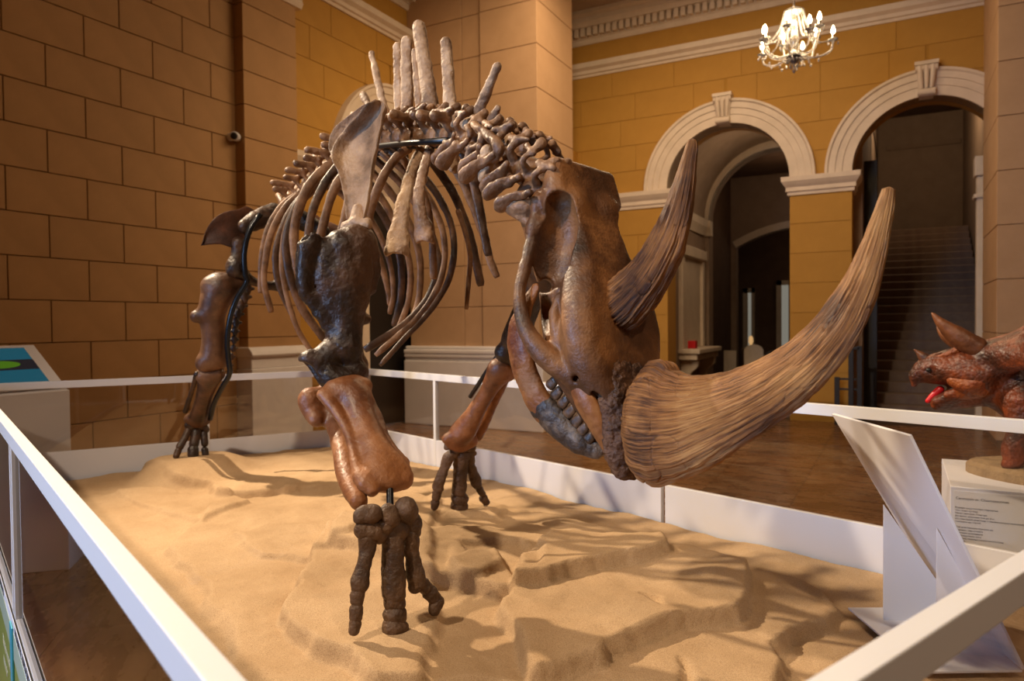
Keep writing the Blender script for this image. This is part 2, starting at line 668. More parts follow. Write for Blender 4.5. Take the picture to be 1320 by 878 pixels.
CORN = [(-.05, 5.89), (.03, 5.89), (.04, 5.93), (.07, 5.94), (.08, 5.99), (.14, 6.03), (.15, 6.11), (-.05, 6.11)]
moulding('trim_8', (-5.6, 12), (1.1, 12), (0, -1), CORN, M['white_trim'], None, 'white cornice band above the arches')
DENT = [(-.05, 6.46), (.03, 6.46), (.05, 6.50), (.05, 6.545), (.07, 6.55), (.07, 6.70), (.19, 6.71), (.22, 6.76), (.24, 6.78), (.24, 6.86), (.30, 6.90), (.30, 6.97), (-.05, 6.97)]
dc = moulding('trim_9', (-5.6, 12), (1.1, 12), (0, -1), DENT, M['white_trim'], None, 'white dentil cornice under the ceiling of the back wall')
for k in range(55):
    x = -5.4 + k * 0.118
    piece('dentil', (x, 11.83, 6.565), (x + .075, 11.95, 6.705), M['white_trim'], dc, 0.004)

# yellow bay at the left with its arch
wy = arch_wall('wall_left_bay', -6.82, 'y', 6.6, 10.6, 6.96, 0.4, [(8.86, 1.0, 3.80)], M['joint_yellow'])
structure(wy, 'golden yellow bay of the left wall with an arched doorway', 'wall')
yellow_courses(wy, lambda p, q, a, e: piece('stone_block', (-6.825, p + .003, a + .003), (-6.80, q - .003, e - .003), M['yellow_wall'], wy, 0.002),
               6.6, 10.5, [0.3 + 0.46 * k for k in range(8)] + [3.72 + .44 * k for k in range(6)], None, [(8.86, 1.0, 3.8)], 1.05)
piece('stone_block', (-6.825, 6.6, 5.923), (-6.80, 10.5, 6.5), M['yellow_wall'], wy, 0.002)
archivolt('trim_10', -6.8, 'y', 8.86, 3.80, ARCH_PROF, M['white_trim'], 'white moulded ring around the left doorway arch')
moulding('trim_11', (-6.8, 6.6), (-6.8, 7.86), (1, 0), IMP, M['white_trim'], None, 'white impost band of the left doorway arch')
moulding('trim_12', (-6.8, 6.6), (-6.8, 10.5), (1, 0), CORN, M['white_trim'], None, 'white cornice band on the left bay')
dl = moulding('trim_13', (-6.8, 6.6), (-6.8, 10.5), (1, 0), DENT, M['white_trim'], None, 'white dentil cornice on the left bay')
for k in range(32):
    y = 6.66 + k * 0.118
    piece('dentil', (-6.75, y, 6.565), (-6.63, y + .075, 6.705), M['white_trim'], dl, 0.004)
d1 = MB().box(-7.1, -7.04, 7.86, 9.86, 0, 4.85).build('door_1', M['ceiling'])
structure(d1, 'grey lunette and dark doorway under the left arch', 'door')
MB().box(-7.04, -7.0, 8.42, 9.6, 0, 3.3).build('door_leaf', M['black'], d1, bevel=0.004)
fr = MB().box(-7.05, -6.84, 8.17, 8.27, 0, 3.42).box(-7.05, -6.88, 8.27, 8.36, 0, 3.42).box(-7.05, -6.92, 8.36, 8.44, 0, 3.42).box(-7.05, -6.86, 8.17, 9.7, 3.3, 3.5)
fr.build('door_frame', M['white_trim'], d1)

# corner pier in the middle of the picture
wc = MB().box(-6.79, -5.47, 9.316, 10.5, 0, 6.95).box(-5.48, -4.544, 9.286, 10.52, 0, 6.95).box(-5.7, -5.25, 10.5, 11.98, 0, 6.95).build('wall_centre_pier', M['joint'])
structure(wc, 'pale tan block pier behind the skeleton', 'wall')
zc = [1.19 + 0.62 * k for k in range(0, 11)]
for k in range(len(zc) - 1):
    a, e = zc[k] + .004, min(zc[k + 1], 6.96) - .004
    piece('stone_block', (-6.80, 9.30, a), (-5.80, 9.40, e), M['pale_wall'], wc)
    piece('stone_block', (-5.792, 9.30, a), (-5.47, 9.40, e), M['pale_wall'], wc)
    piece('stone_block', (-5.462, 9.27, a), (-4.528, 10.536, e), M['pale_wall'], wc)
pb = MB()
for (o, z0, z1) in ((.10, 0, 1.0), (.075, 1.0, 1.04), (.10, 1.04, 1.10), (.11, 1.10, 1.17), (.06, 1.17, 1.22)):
    pb.box(-6.85, -4.528 + o, 9.27 - o, 10.6, z0, z1)
structure(pb.build('baseboard_centre', M['white_base'], bevel=0.02), 'white moulded plinth at the foot of the middle pier', 'baseboard')
structure(MB().box(-5.6, -5.06, 11.75, 12, 0, 4.6).build('trim_14', M['yellow_wall'], bevel=0.01), 'low yellow pilaster strip beside the middle pier', 'pilaster')

# pier at the right edge
wr = MB().box(1.046, 3.6, 10.366, 12.0, 0, 6.96).build('wall_right_pier', M['joint'])
structure(wr, 'tan block pier at the right edge', 'wall')
zr = [1.38 + 0.645 * k for k in range(-2, 9)]
for k in range(len(zr) - 1):
    piece('stone_block', (1.03, 10.35, zr[k] + .004), (2.6, 11.995, zr[k + 1] - .004), M['pale_wall'], wr)

structure(MB().box(4.3, 4.5, -6, 12, 0, 6.96).build('wall_right', M['tan_wall']), 'plain tan wall far to the right', 'wall')
structure(MB().box(-7.2, 4.5, -6.2, -6, 0, 6.96).build('wall_front', M['tan_wall']), 'plain tan wall behind the viewer', 'wall')

# vestibule behind the middle arch
vb = MB().box(-4.0, -3.75, 12.5, 16.0, 0, 5.6).box(-.68, -.5, 12.5, 22, 0, 7).box(-4.0, -.6, 12.5, 16.0, 5.4, 5.6)
vault = []
for k in range(25):
    t = math.pi * k / 24
    vault.append((-2.2 - 1.55 * math.cos(t), 3.78 + 1.55 * math.sin(t)))
for (xa, za), (xb, zb) in zip(vault[:-1], vault[1:]):
    vb.prism([(xa, 12.5, za), (xb, 12.5, zb), (xb, 12.5, 5.45), (xa, 12.5, 5.45)], (0, 3.5, 0))
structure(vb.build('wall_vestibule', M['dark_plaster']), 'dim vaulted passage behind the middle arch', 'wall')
wi = arch_wall('wall_inner', 16.0, 'x', -4.2, -.5, 6.0, 0.4, [(-2.25, 1.42, 3.76)], M['dark_plaster'])
structure(wi, 'inner wall with a second round arch in the passage', 'wall')
archivolt('trim_15', 16.0, 'x', -2.25, 3.76, [(1.42, -.2), (1.42, .05), (1.5, .05), (1.51, .08), (1.6, .08), (1.6, -.02)], M['white_trim'], 'pale ring around the inner passage arch')
moulding('trim_16', (-3.75, 16), (-3.6, 16), (0, -1), [(-.1, 3.42), (.06, 3.42), (.1, 3.5), (.16, 3.6), (.18, 3.74), (-.1, 3.74)], M['white_trim'], None, 'pale impost of the inner passage arch')
moulding('trim_17', (-3.75, 12.6), (-3.75, 15.9), (1, 0), [(-.1, 3.42), (.04, 3.42), (.06, 3.5), (.1, 3.6), (.12, 3.74), (-.1, 3.74)], M['white_trim'], None, 'pale impost band along the passage wall')
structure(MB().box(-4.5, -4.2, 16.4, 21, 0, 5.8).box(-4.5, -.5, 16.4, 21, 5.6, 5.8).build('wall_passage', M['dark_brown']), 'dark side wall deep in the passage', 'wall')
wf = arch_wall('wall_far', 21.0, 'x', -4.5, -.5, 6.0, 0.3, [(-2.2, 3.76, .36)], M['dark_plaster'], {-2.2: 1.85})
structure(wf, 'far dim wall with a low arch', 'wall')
archivolt('trim_18', 21.0, 'x', -2.2, .36, [(3.76, -.1), (3.76, .05), (3.95, .05), (3.95, -.02)], M['white_trim'], 'pale ring of the far low arch', math.radians(60.5), math.radians(119.5))
structure(MB().box(-6, 1, 25, 25.2, 0, 5).build('wall_end', M['dark_brown']), 'dark end wall beyond the far arch', 'wall')
for n, xa, xb, za, zb, wd in (('door_2', 958, 973, 372, 455, 24.9), ('door_3', 1001, 1021, 362, 462, 24.9)):
    a, b = on_plane(xa, za, (0, wd, 0), np.array([0, 1., 0])), on_plane(xb, zb, (0, wd, 0), np.array([0, 1., 0]))
    d = MB().box(a[0], a[0] + .16, wd - .06, wd, 0, a[2]).box(b[0] - .1, b[0], wd - .06, wd, 0, a[2]).box(a[0], b[0], wd - .06, wd, a[2] - .15, a[2]).build(n, M['white_trim'])
    structure(d, {'door_2': 'narrow pale glazed door deep in the passage', 'door_3': 'white framed glazed door deep in the passage'}[n], 'door')
    MB().box(a[0] + .16, b[0] - .1, wd - .03, wd - .01, 0.5, a[2] - .15).build('pane', plain('lit_pane', (.3, .32, .3), .3, emit=(.75, .72, .6), strength=.22), d)

# staircase behind the right arch
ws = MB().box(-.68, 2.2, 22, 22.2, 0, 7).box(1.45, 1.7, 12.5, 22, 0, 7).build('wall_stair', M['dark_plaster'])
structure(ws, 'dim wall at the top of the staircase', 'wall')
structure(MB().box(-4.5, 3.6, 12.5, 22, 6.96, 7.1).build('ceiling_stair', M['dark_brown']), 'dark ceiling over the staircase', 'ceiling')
moulding('trim_19', (-.3, 22), (1.4, 22), (0, -1), [(-.05, 6.1), (.05, 6.1), (.1, 6.2), (-.05, 6.2)], M['dark_plaster'], None, 'faint moulding high on the staircase wall')
st = empty('staircase', (0.4, 13.2, 0), 'wide brown stone staircase rising behind the right arch', 'staircase', kind='structure')
for k in range(22):
    piece('stair_step', (-.5, 13.2 + .3 * k, -.02 if k == 0 else .168 * k - .13), (1.4, 13.2 + .3 * k + .36, .168 * (k + 1)), M['stair'], st, 0.012)
MB().prism([(-.5, 13.5, 0), (-.5, 19.9, 0), (-.5, 19.9, 3.5), (-.5, 13.4, 0.0)], (1.9, 0, 0)).build('stair_core', M['dark_brown'], st)
piece('landing', (-.5, 19.8, 3.5), (1.4, 22, 3.69), M['stair'], st, 0.01)
jb = MB().box(.99, 1.2, 12.4, 12.62, 0, 3.62).box(.96, 1.2, 12.36, 12.62, 3.62, 3.90).box(.95, 1.2, 12.36, 12.62, 3.3, 3.36)
structure(jb.build('trim_20', M['white_trim'], bevel=0.01), 'white pilaster strip inside the right jamb of the staircase arch', 'pilaster')

# ---------------------------------------------------------------- display barrier
CF, CR, CL, CN = (np.array(q) for q in ((-3.58, 4.34), (.79, 2.73), (-4.88, 2.30), (-.23, .34)))
CQ = (CF + CR + CL + CN) / 4
RAIL_Z = 1.22
fence = empty('glass_barrier', (-1.97, 2.43, 0), 'white railed glass barrier with low white base around the skeleton', 'barrier')


def edge_frame(a, b):
    d = (b - a) / np.linalg.norm(b - a)
    n = np.array([-d[1], d[0]])
    if n @ (CQ - a) < 0:
        n = -n
    return d, n


def bar(a, b, w0, w1, z0, z1, ext=0.0):
    """box along a-b, from w0 to w1 inwards"""
    d, n = edge_frame(a, b)
    a, b = a - d * ext, b + d * ext
    q = [a + n * w0, b + n * w0, b + n * w1, a + n * w1]
    return [np.array([*p, z0]) for p in q], (0, 0, z1 - z0)


def post(a, b, t, w, z0, z1, w0=0.0, w1=0.028):
    d, n = edge_frame(a, b)
    c = a + (b - a) * t
    return ([np.array([*(c + d * s * w / 2 + n * k), z0]) for s, k in ((-1, w0), (1, w0), (1, w1), (-1, w1))], (0, 0, z1 - z0))


# the measured lines are the outer edges of the far rails and the inner edges of the near rails
FAR_W, NEAR_W = (0.0, 0.032), (-0.032, 0.0)
sides = {'far_right': (CF, CR, FAR_W, [0.195, 0.595]), 'far_left': (CF, CL, FAR_W, [0.475]),
         'near_left': (CL, CN, NEAR_W, [0.507, 0.519]), 'near_right': (CN, CR, NEAR_W, [0.62])}
for key, (a, b, (w0, w1), ts) in sides.items():
    MB().prism(*bar(a, b, w0, w1, RAIL_Z - .045, RAIL_Z, 0.0)).build('rail', M['white_metal'], fence, bevel=0.002)
    base_top = 0.775 if key.startswith('far') else 0.625
    zg = 0.6
    for t in ts:
        if key == 'far_right' and t > 0.5:
            continue
        z0 = base_top if key.startswith('near') else 0.60
        MB().prism(*post(a, b, t, 0.026 if key.startswith('far') else 0.018, z0, RAIL_Z - .045, w0 + .001, w1 - .001)).build('post', M['white_metal'], fence, bevel=0.002)
    cuts = [0.0] + ([0.5 * (ts[0] + ts[1])] if key == 'near_left' else ts) + [1.0]
    for t0, t1 in zip(cuts[:-1], cuts[1:]):
        p, q = a + (b - a) * (t0 + .0025), a + (b - a) * (t1 - .0025)
        wm = (w0 + w1) / 2
        g = MB().prism(*bar(p, q, wm - .004, wm + .004, base_top - .01, RAIL_Z - .046)).build('glass_pane', M['glass_grey'] if key == 'near_left' else M['glass'], fence)
        MB().prism(*bar(p, q, w0 + .003, w1 - .003, 0.0, base_top)).build('base_panel', M['white_board'], fence, bevel=0.0015)
for c in (CF, CL, CN, CR):
    dd = (CQ - c) / np.linalg.norm(CQ - c)
    c2 = c + dd * 0.018
    MB().box(c2[0] - .013, c2[0] + .013, c2[1] - .013, c2[1] + .013, 0.6, RAIL_Z - .045).build('post', M['white_metal'], fence, bevel=0.002)

# printed film on the outside of the near left base
_d, _n = edge_frame(CL, CN)
out0 = -_n * 0.0345


def film(t0, t1, z0, z1, mat, thick=0.0012, push=0.0):
    p, q = CL + (CN - CL) * t0 + out0 - _n * push, CL + (CN - CL) * t1 + out0 - _n * push
    return MB().prism([np.array([*w, z]) for w, z in ((p, z0), (q, z0), (q, z1), (p, z1))], np.array([*(-_n * thick), 0])).build('printed_film', mat, fence)


film(0.0, 1.0, 0.585, 0.625, plain('film_white', (.72, .72, .76), .5))
film(0.36, 1.0, 0.03, 0.585, plain('film_green', (.20, .24, .05), .5))
film(0.0, 0.36, 0.03, 0.585, plain('film_pink', (.45, .02, .10), .5))
film(0.36, 1.0, 0.50, 0.585, plain('film_pale_green', (.33, .40, .30), .5), push=.0013)
film(0.505, 0.521, 0.03, 0.60, plain('film_teal', (.03, .32, .42), .4), 0.004, push=.0026)


def text_obj(name, body, size, loc, xdir, zdir, mat, parent, align='LEFT', extrude=0.0003):
    cu = bpy.data.curves.new(name, 'FONT')
    cu.body = body
    cu.size = size
    cu.align_x = align
    cu.extrude = extrude
    tmp = bpy.data.objects.new(name + '_tmp', cu)
    col.objects.link(tmp)
    dg = bpy.context.evaluated_depsgraph_get()
    me = bpy.data.meshes.new_from_object(tmp.evaluated_get(dg))
    bpy.data.objects.remove(tmp)
    me.materials.clear()
    x, z = Vector(xdir).normalized(), Vector(zdir).normalized()
    y = x.cross(z) * -1
    m = Matrix(((x[0], z[0], y[0], loc[0]), (x[1], z[1], y[1], loc[1]), (x[2], z[2], y[2], loc[2]), (0, 0, 0, 1)))
    me.transform(m)
    o = link(name, me, mat)
    adopt(o, parent)
    return o


ink = plain('ink', (.03, .03, .035), .6)
_dn = np.array([*_d, 0])
for t, s in ((0.24, 'РУКАМИ НЕ ТОРКАТИСЯ'), (0.36, 'РУКАМИ НЕ ТОРКАТИСЯ'), (0.53, 'РУКАМИ НЕ ТОРКАТИСЯ'), (0.65, 'РУКАМИ НЕ ТОРКАТИСЯ')):
    p = CL + (CN - CL) * t + out0 - _n * 0.0018
    text_obj('lettering', s, 0.036, (*p, 0.592), _dn, (0, 0, 1), ink, fence)['kind'] = 'stuff'
for k, s in enumerate(('Шерстистий', 'носоріг')):
    p = CL + (CN - CL) * 0.43 + out0 - _n * 0.0020
    text_obj('lettering', s, 0.05, (*p, 0.40 - .07 * k), _dn, (0, 0, 1), plain('ink_pale', (.6, .62, .5), .6), fence)['kind'] = 'stuff'

# ---------------------------------------------------------------- sand bed
_NZ = np.array([0, 0, 1.0])


def zpoly(pts, z=.64):
    return np.array([on_plane(x, y, (0, 0, z), _NZ)[:2] for x, y in pts])


def poly_sd(P2, poly):
    """signed distance of points to a polygon, negative inside"""
    d = np.full(len(P2), 1e9)
    s = np.zeros(len(P2), bool)
    n = len(poly)
    for i in range(n):
        a, b = poly[i], poly[(i + 1) % n]
        e = b - a
        w = P2 - a
        t = np.clip((w @ e) / (e @ e), 0, 1)
        d = np.minimum(d, np.hypot(*(w - t[:, None] * e).T))
        c1 = (a[1] <= P2[:, 1]) & (b[1] > P2[:, 1]) | (b[1] <= P2[:, 1]) & (a[1] > P2[:, 1])
        xi = a[0] + (P2[:, 1] - a[1]) / (b[1] - a[1] + 1e-12) * e[0]
        s ^= c1 & (P2[:, 0] < xi)
    return np.where(s, -d, d)


SLABS = [  # outline in the picture, rise, edge softness
    ([(470, 640), (600, 655), (730, 668), (840, 692), (860, 706), (856, 737), (813, 752), (740, 765), (706, 780), (640, 790), (560, 770), (430, 720)], .052, .022),
    ([(430, 690), (620, 700), (800, 720), (880, 722), (963, 750), (957, 780), (951, 808), (881, 834), (820, 850), (700, 900), (480, 900), (360, 800)], .057, .022),
    ([(700, 720), (860, 722), (1000, 742), (1078, 762), (1090, 785), (1076, 803), (1030, 812), (1000, 832), (992, 900), (700, 960), (640, 800)], .052, .022),
    ([(192, 604), (228, 588), (420, 572), (520, 620), (340, 636), (285, 634), (262, 622), (215, 618)], .050, .04),
    ([(150, 628), (200, 622), (330, 645), (260, 672), (205, 655)], .022, .03),
    ([(222, 700), (262, 655), (300, 640), (480, 622), (560, 655), (560, 950), (345, 950), (300, 825), (278, 770)], .030, .04),
    ([(300, 690), (345, 676), (430, 680), (480, 690), (450, 720), (330, 720)], .022, .03),
    ([(575, 756), (600, 745), (640, 742), (650, 760), (630, 778), (585, 780)], .028, .03),
    ([(585, 722), (680, 716), (698, 740), (696, 772), (660, 776), (648, 742), (600, 738)], -.022, .025),
    ([(560, 648), (625, 640), (680, 655), (640, 672), (575, 668)], .022, .04),
    ([(830, 796), (846, 800), (880, 838), (905, 890), (880, 890), (860, 836)], -.025, .02),
]
_slab_xy = [(zpoly(q[0], *q[3:]), q[1], q[2]) for q in SLABS]


HIND_FOOT = P(250, 588, 4.60)


def sand_h(P2):
    P2 = np.atleast_2d(P2).astype(float)
    q = np.column_stack([P2, np.zeros(len(P2))])
    wob = 0.035 * fbm(q * 4.0 + 3, 3) + .006 * fbm(q * 22 + 5, 2)
    h = np.full(len(P2), .603)
    for poly, rise, soft in _slab_xy:
        d = poly_sd(P2, poly) + wob
        t = np.clip((-d + soft * .5) / soft, 0, 1)
        h += rise * (t * t * (3 - 2 * t)) * (1 + 0.15 * np.clip(-d * 1.5, 0, .6))
    h += .012 * fbm(q * 3.1, 3) + .0030 * fbm(q * 17, 3)
    hd = np.hypot(P2[:, 0] - HIND_FOOT[0], P2[:, 1] - HIND_FOOT[1]) + .5 * wob
    t = np.clip(1.75 - hd / .24, 0, 1)
    t = t * t * (3 - 2 * t)
    h = h * (1 - t) + (HIND_FOOT[2] + .2 * (h - .66)) * t
    near = np.clip(1.25 - np.hypot(P2[:, 0] - .09, P2[:, 1] - 2.43) / .34, 0, 1)
    h = h * (1 - near) + .612 * near
    rip = (1 - near) * np.sin(26 * (P2[:, 1] + .35 * P2[:, 0]) + 3 * fbm(q * 2.0, 2))
    h += .0022 * rip * np.clip(fbm(q * 1.3 + 9, 2) + .3, 0, 1)
    return h


def on_sand(x, y):
    z = .66
    for _ in range(6):
        p = on_plane(x, y, (0, 0, z), _NZ)
        z = float(sand_h(p[:2])[0])
    return on_plane(x, y, (0, 0, z), _NZ)


ns, nt_ = 420, 320
ss, tt = np.meshgrid(np.linspace(0.012, 0.988, ns), np.linspace(0.018, 0.982, nt_), indexing='ij')
S_, T_ = ss.ravel()[:, None], tt.ravel()[:, None]
G2 = (1 - S_) * (1 - T_) * CF + S_ * (1 - T_) * CR + S_ * T_ * CN + (1 - S_) * T_ * CL
GZ = sand_h(G2)
FOOT_PITS = []
sand_v = np.column_stack([G2, GZ])
idx = np.arange(ns * nt_).reshape(ns, nt_)
sq = np.stack([idx[:-1, :-1], idx[:-1, 1:], idx[1:, 1:], idx[1:, :-1]], -1).reshape(-1, 4)


def sand_material():
    m, nt, b = mat_new('sand')
    tc = N(nt, 'ShaderNodeTexCoord')
    n1 = N(nt, 'ShaderNodeTexNoise')
    n1.inputs['Scale'].default_value = 2.2
    n1.inputs['Detail'].default_value = 6
    n2 = N(nt, 'ShaderNodeTexNoise')
    n2.inputs['Scale'].default_value = 420
    n2.inputs['Detail'].default_value = 2
    for n in (n1, n2):
        nt.links.new(tc.outputs['Object'], n.inputs['Vector'])
    r = N(nt, 'ShaderNodeValToRGB')
    r.color_ramp.elements[0].color = (.45, .30, .165, 1)
    r.color_ramp.elements[1].color = (.58, .405, .24, 1)
    r.color_ramp.elements[0].position, r.color_ramp.elements[1].position = .35, .65
    nt.links.new(n1.outputs[0], r.inputs[0])
    g = N(nt, 'ShaderNodeValToRGB')
    g.color_ramp.elements[0].color = (.62, .55, .5, 1)
    g.color_ramp.elements[1].color = (1, 1, 1, 1)
    g.color_ramp.elements[0].position, g.color_ramp.elements[1].position = .3, .55
    nt.links.new(n2.outputs[0], g.inputs[0])
    mx = N(nt, 'ShaderNodeMix', data_type='RGBA', blend_type='MULTIPLY')
    mx.inputs[0].default_value = 1.0
    nt.links.new(r.outputs[0], mx.inputs[6])
    nt.links.new(g.outputs[0], mx.inputs[7])
    nt.links.new(mx.outputs[2], b.inputs['Base Color'])
    b.inputs['Roughness'].default_value = .9
    b.inputs['Specular IOR Level'].default_value = .2
    n3 = N(nt, 'ShaderNodeTexNoise')
    n3.inputs['Scale'].default_value = 90
    n3.inputs['Detail'].default_value = 6
    n3.inputs['Roughness'].default_value = .7
    nt.links.new(tc.outputs['Object'], n3.inputs['Vector'])
    bp = N(nt, 'ShaderNodeBump')
    bp.inputs['Strength'].default_value = .55
    bp.inputs['Distance'].default_value = .006
    nt.links.new(n3.outputs[0], bp.inputs['Height'])
    nt.links.new(bp.outputs[0], b.inputs['Normal'])
    return m


sand = link('sand_bed', mesh_np('sand_bed', sand_v, sq[:, ::-1]), sand_material())
tag(sand, 'raked golden sand with rocky ledges filling the glass barrier', 'sand', kind='stuff')
plat = MB().prism([np.array([*(q + (CQ - q) * 0.04), 0.0]) for q in (CF, CR, CN, CL)], (0, 0, 0.56)).build('platform_core', M['white_board'], fence)

# ---------------------------------------------------------------- slanted sign seen from behind
zb = .632
b1, b2 = on_plane(1222, 783, (0, 0, zb), _NZ), on_plane(1318, 864, (0, 0, zb), _NZ)
b3, b4 = on_plane(1190, 866, (0, 0, zb), _NZ), on_plane(1093, 783, (0, 0, zb), _NZ)
ed = (b2 - b1) / np.linalg.norm(b2 - b1)
ln = np.array([ed[1], -ed[0], 0])
ln = ln if ln @ (CQ - b1[:2]).tolist().__add__([0]) > 0 else -ln


def lean_pt(x, y, base):
    return on_plane(x, y, base, ed)
t1, t2 = lean_pt(1072, 534, b1), lean_pt(1172, 562, b2)
sign = empty('slanted_sign', (b1 + b2 + b3 + b4) / 4, 'white slanted sign board on two triangular fins, seen from behind', 'sign')
th = np.cross(ed, (t1 - b1) / np.linalg.norm(t1 - b1))
th = th if th @ ln < 0 else -th
MB().prism([b1, b2, t2, t1], th * .008).build('board', M['white_board'], sign, bevel=.001)
MB().prism([b1 + ln * .0, b2, b3, b4], (0, 0, -.006)).build('base_plate', M['white_board'], sign, bevel=.001)
for s, (tx, ty), (lx, ly) in ((.28, (1137, 650), (1138, 795)), (.80, (1208, 680), (1206, 848))):
    a = b1 + (b2 - b1) * s
    up_, lo_ = on_plane(tx, ty, a, ed), on_plane(lx, ly, a, ed)
    lo_ = np.array([*lo_[:2], zb])
    up_ = np.array([*lo_[:2], up_[2]])
    MB().prism([a + ed * 0, lo_, up_], ed * .006).build('fin', M['white_board'], sign, bevel=.0008)

# ---------------------------------------------------------------- bone modelling
def norm(v):
    return v / (np.linalg.norm(v) + 1e-12)


class Bone:
    """rounded solids blended into one surface on a grid; each op is a set of tapering segments"""

    def __init__(self, h=.005, k=.02):
        self.h, self.k, self.ops = h, k, []

    def multi(self, segs, sq=None, k=None, cut=False):
        self.ops.append(([(np.asarray(a, float), np.asarray(b, float), ra, rb) for a, b, ra, rb in segs], sq, self.k if k is None else k, cut))
        return self

    def cap(self, a, b, ra, rb=None, **kw):
        return self.multi([(a, b, ra, ra if rb is None else rb)], **kw)

    def ball(self, a, r, **kw):
        return self.cap(a, a, r, r, **kw)

    def chain(self, pts, rad, **kw):
        if len(pts) == 1:
            return self.ball(pts[0], rad[0], **kw)
        q = np.column_stack([np.array(pts, float), np.array(rad, float)])
        if len(q) > 2:
            q = spline(q, (len(q) - 1) * 5 + 1)
        q[:, 3] = np.maximum(q[:, 3], .0012)
        return self.multi([(q[i, :3], q[i + 1, :3], q[i, 3], q[i + 1, 3]) for i in range(len(q) - 1)], **kw)

    def build(self, name, mat, parent, rough=0.0, rscale=30, smooth=1):
        h = self.h
        lo = np.min([np.minimum(a, b) - max(ra, rb) for o in self.ops if not o[3] for a, b, ra, rb in o[0]], 0) - 3 * h - self.k * .5
        hi = np.max([np.maximum(a, b) + max(ra, rb) for o in self.ops if not o[3] for a, b, ra, rb in o[0]], 0) + 3 * h + self.k * .5
        n = np.ceil((hi - lo) / h).astype(int) + 1
        ax = [(lo[i] + h * np.arange(n[i])).astype(np.float32) for i in range(3)]
        D = np.full(n, 1.0, np.float32)

        def window(l, u):
            i0 = np.clip(((l - lo) / h).astype(int), 0, n - 1)
            i1 = np.clip(((u - lo) / h).astype(int) + 2, 1, n)
            return i0, i1

        for segs, sq, k, cut in self.ops:
            big = np.full(n, 1.0, np.float32) if len(segs) > 1 else None
            L, U = np.full(3, 1e9), np.full(3, -1e9)
            for a, b, ra, rb in segs:
                m = max(ra, rb) + k + 2.5 * h
                l, u = np.minimum(a, b) - m, np.maximum(a, b) + m
                L, U = np.minimum(L, l), np.maximum(U, u)
                i0, i1 = window(l, u)
                if np.any(i1 <= i0):
                    continue
                sl = tuple(slice(i0[i], i1[i]) for i in range(3))
                X = ax[0][sl[0]][:, None, None] - np.float32(a[0])
                Y = ax[1][sl[1]][None, :, None] - np.float32(a[1])
                Z = ax[2][sl[2]][None, None, :] - np.float32(a[2])
                e = b - a
                if sq is not None:
                    nn, s = sq
                    c = (1 / s - 1)
                    t = X * nn[0] + Y * nn[1] + Z * nn[2]
                    X, Y, Z = X + c * nn[0] * t, Y + c * nn[1] * t, Z + c * nn[2] * t
                    e = e + c * nn * (nn @ e)
                L2 = float(e @ e)
                t = np.clip((X * e[0] + Y * e[1] + Z * e[2]) / L2, 0, 1) if L2 > 1e-12 else np.float32(0)
                d = np.sqrt((X - t * e[0]) ** 2 + (Y - t * e[1]) ** 2 + (Z - t * e[2]) ** 2) - (ra + (rb - ra) * t)
                if sq is not None:
                    d = d * np.float32(max(sq[1], .5))
                if big is None:
                    d1 = d
                else:
                    big[sl] = np.minimum(big[sl], d)
            i0, i1 = window(L, U)
            if np.any(i1 <= i0):
                continue
            sl = tuple(slice(i0[i], i1[i]) for i in range(3))
            d = d1 if big is None else big[sl]
            if cut:
                d = -d
                hh = np.maximum(k - np.abs(D[sl] - d), 0) / k
                D[sl] = np.maximum(D[sl], d) + hh * hh * k * .25
            else:
                hh = np.maximum(k - np.abs(D[sl] - d), 0) / k
                D[sl] = np.minimum(D[sl], d) - hh * hh * k * .25
        v, q = surface_nets(D, lo, h)
        for _ in range(smooth):
            acc = np.zeros_like(v)
            cnt = np.zeros(len(v))
            for i in range(4):
                for j in (1, 3):
                    np.add.at(acc, q[:, i], v[q[:, (i + j) % 4]])
                    np.add.at(cnt, q[:, i], 1)
            v = .5 * v + .5 * acc / np.maximum(cnt, 1)[:, None]
        me = mesh_np(name, v, q)
        if rough:
            nv = np.empty(len(me.vertices) * 3, np.float32)
            me.vertex_normals.foreach_get('vector', nv)
            co = np.empty(len(me.vertices) * 3, np.float32)
            me.vertices.foreach_get('co', co)
            co = co.reshape(-1, 3)
            co += nv.reshape(-1, 3) * (rough * fbm(co * rscale, 3))[:, None]
            me.vertices.foreach_set('co', co.astype(np.float32).ravel())
            me.update()
        o = link(name, me, mat)
        if parent:
            adopt(o, parent)
        return o


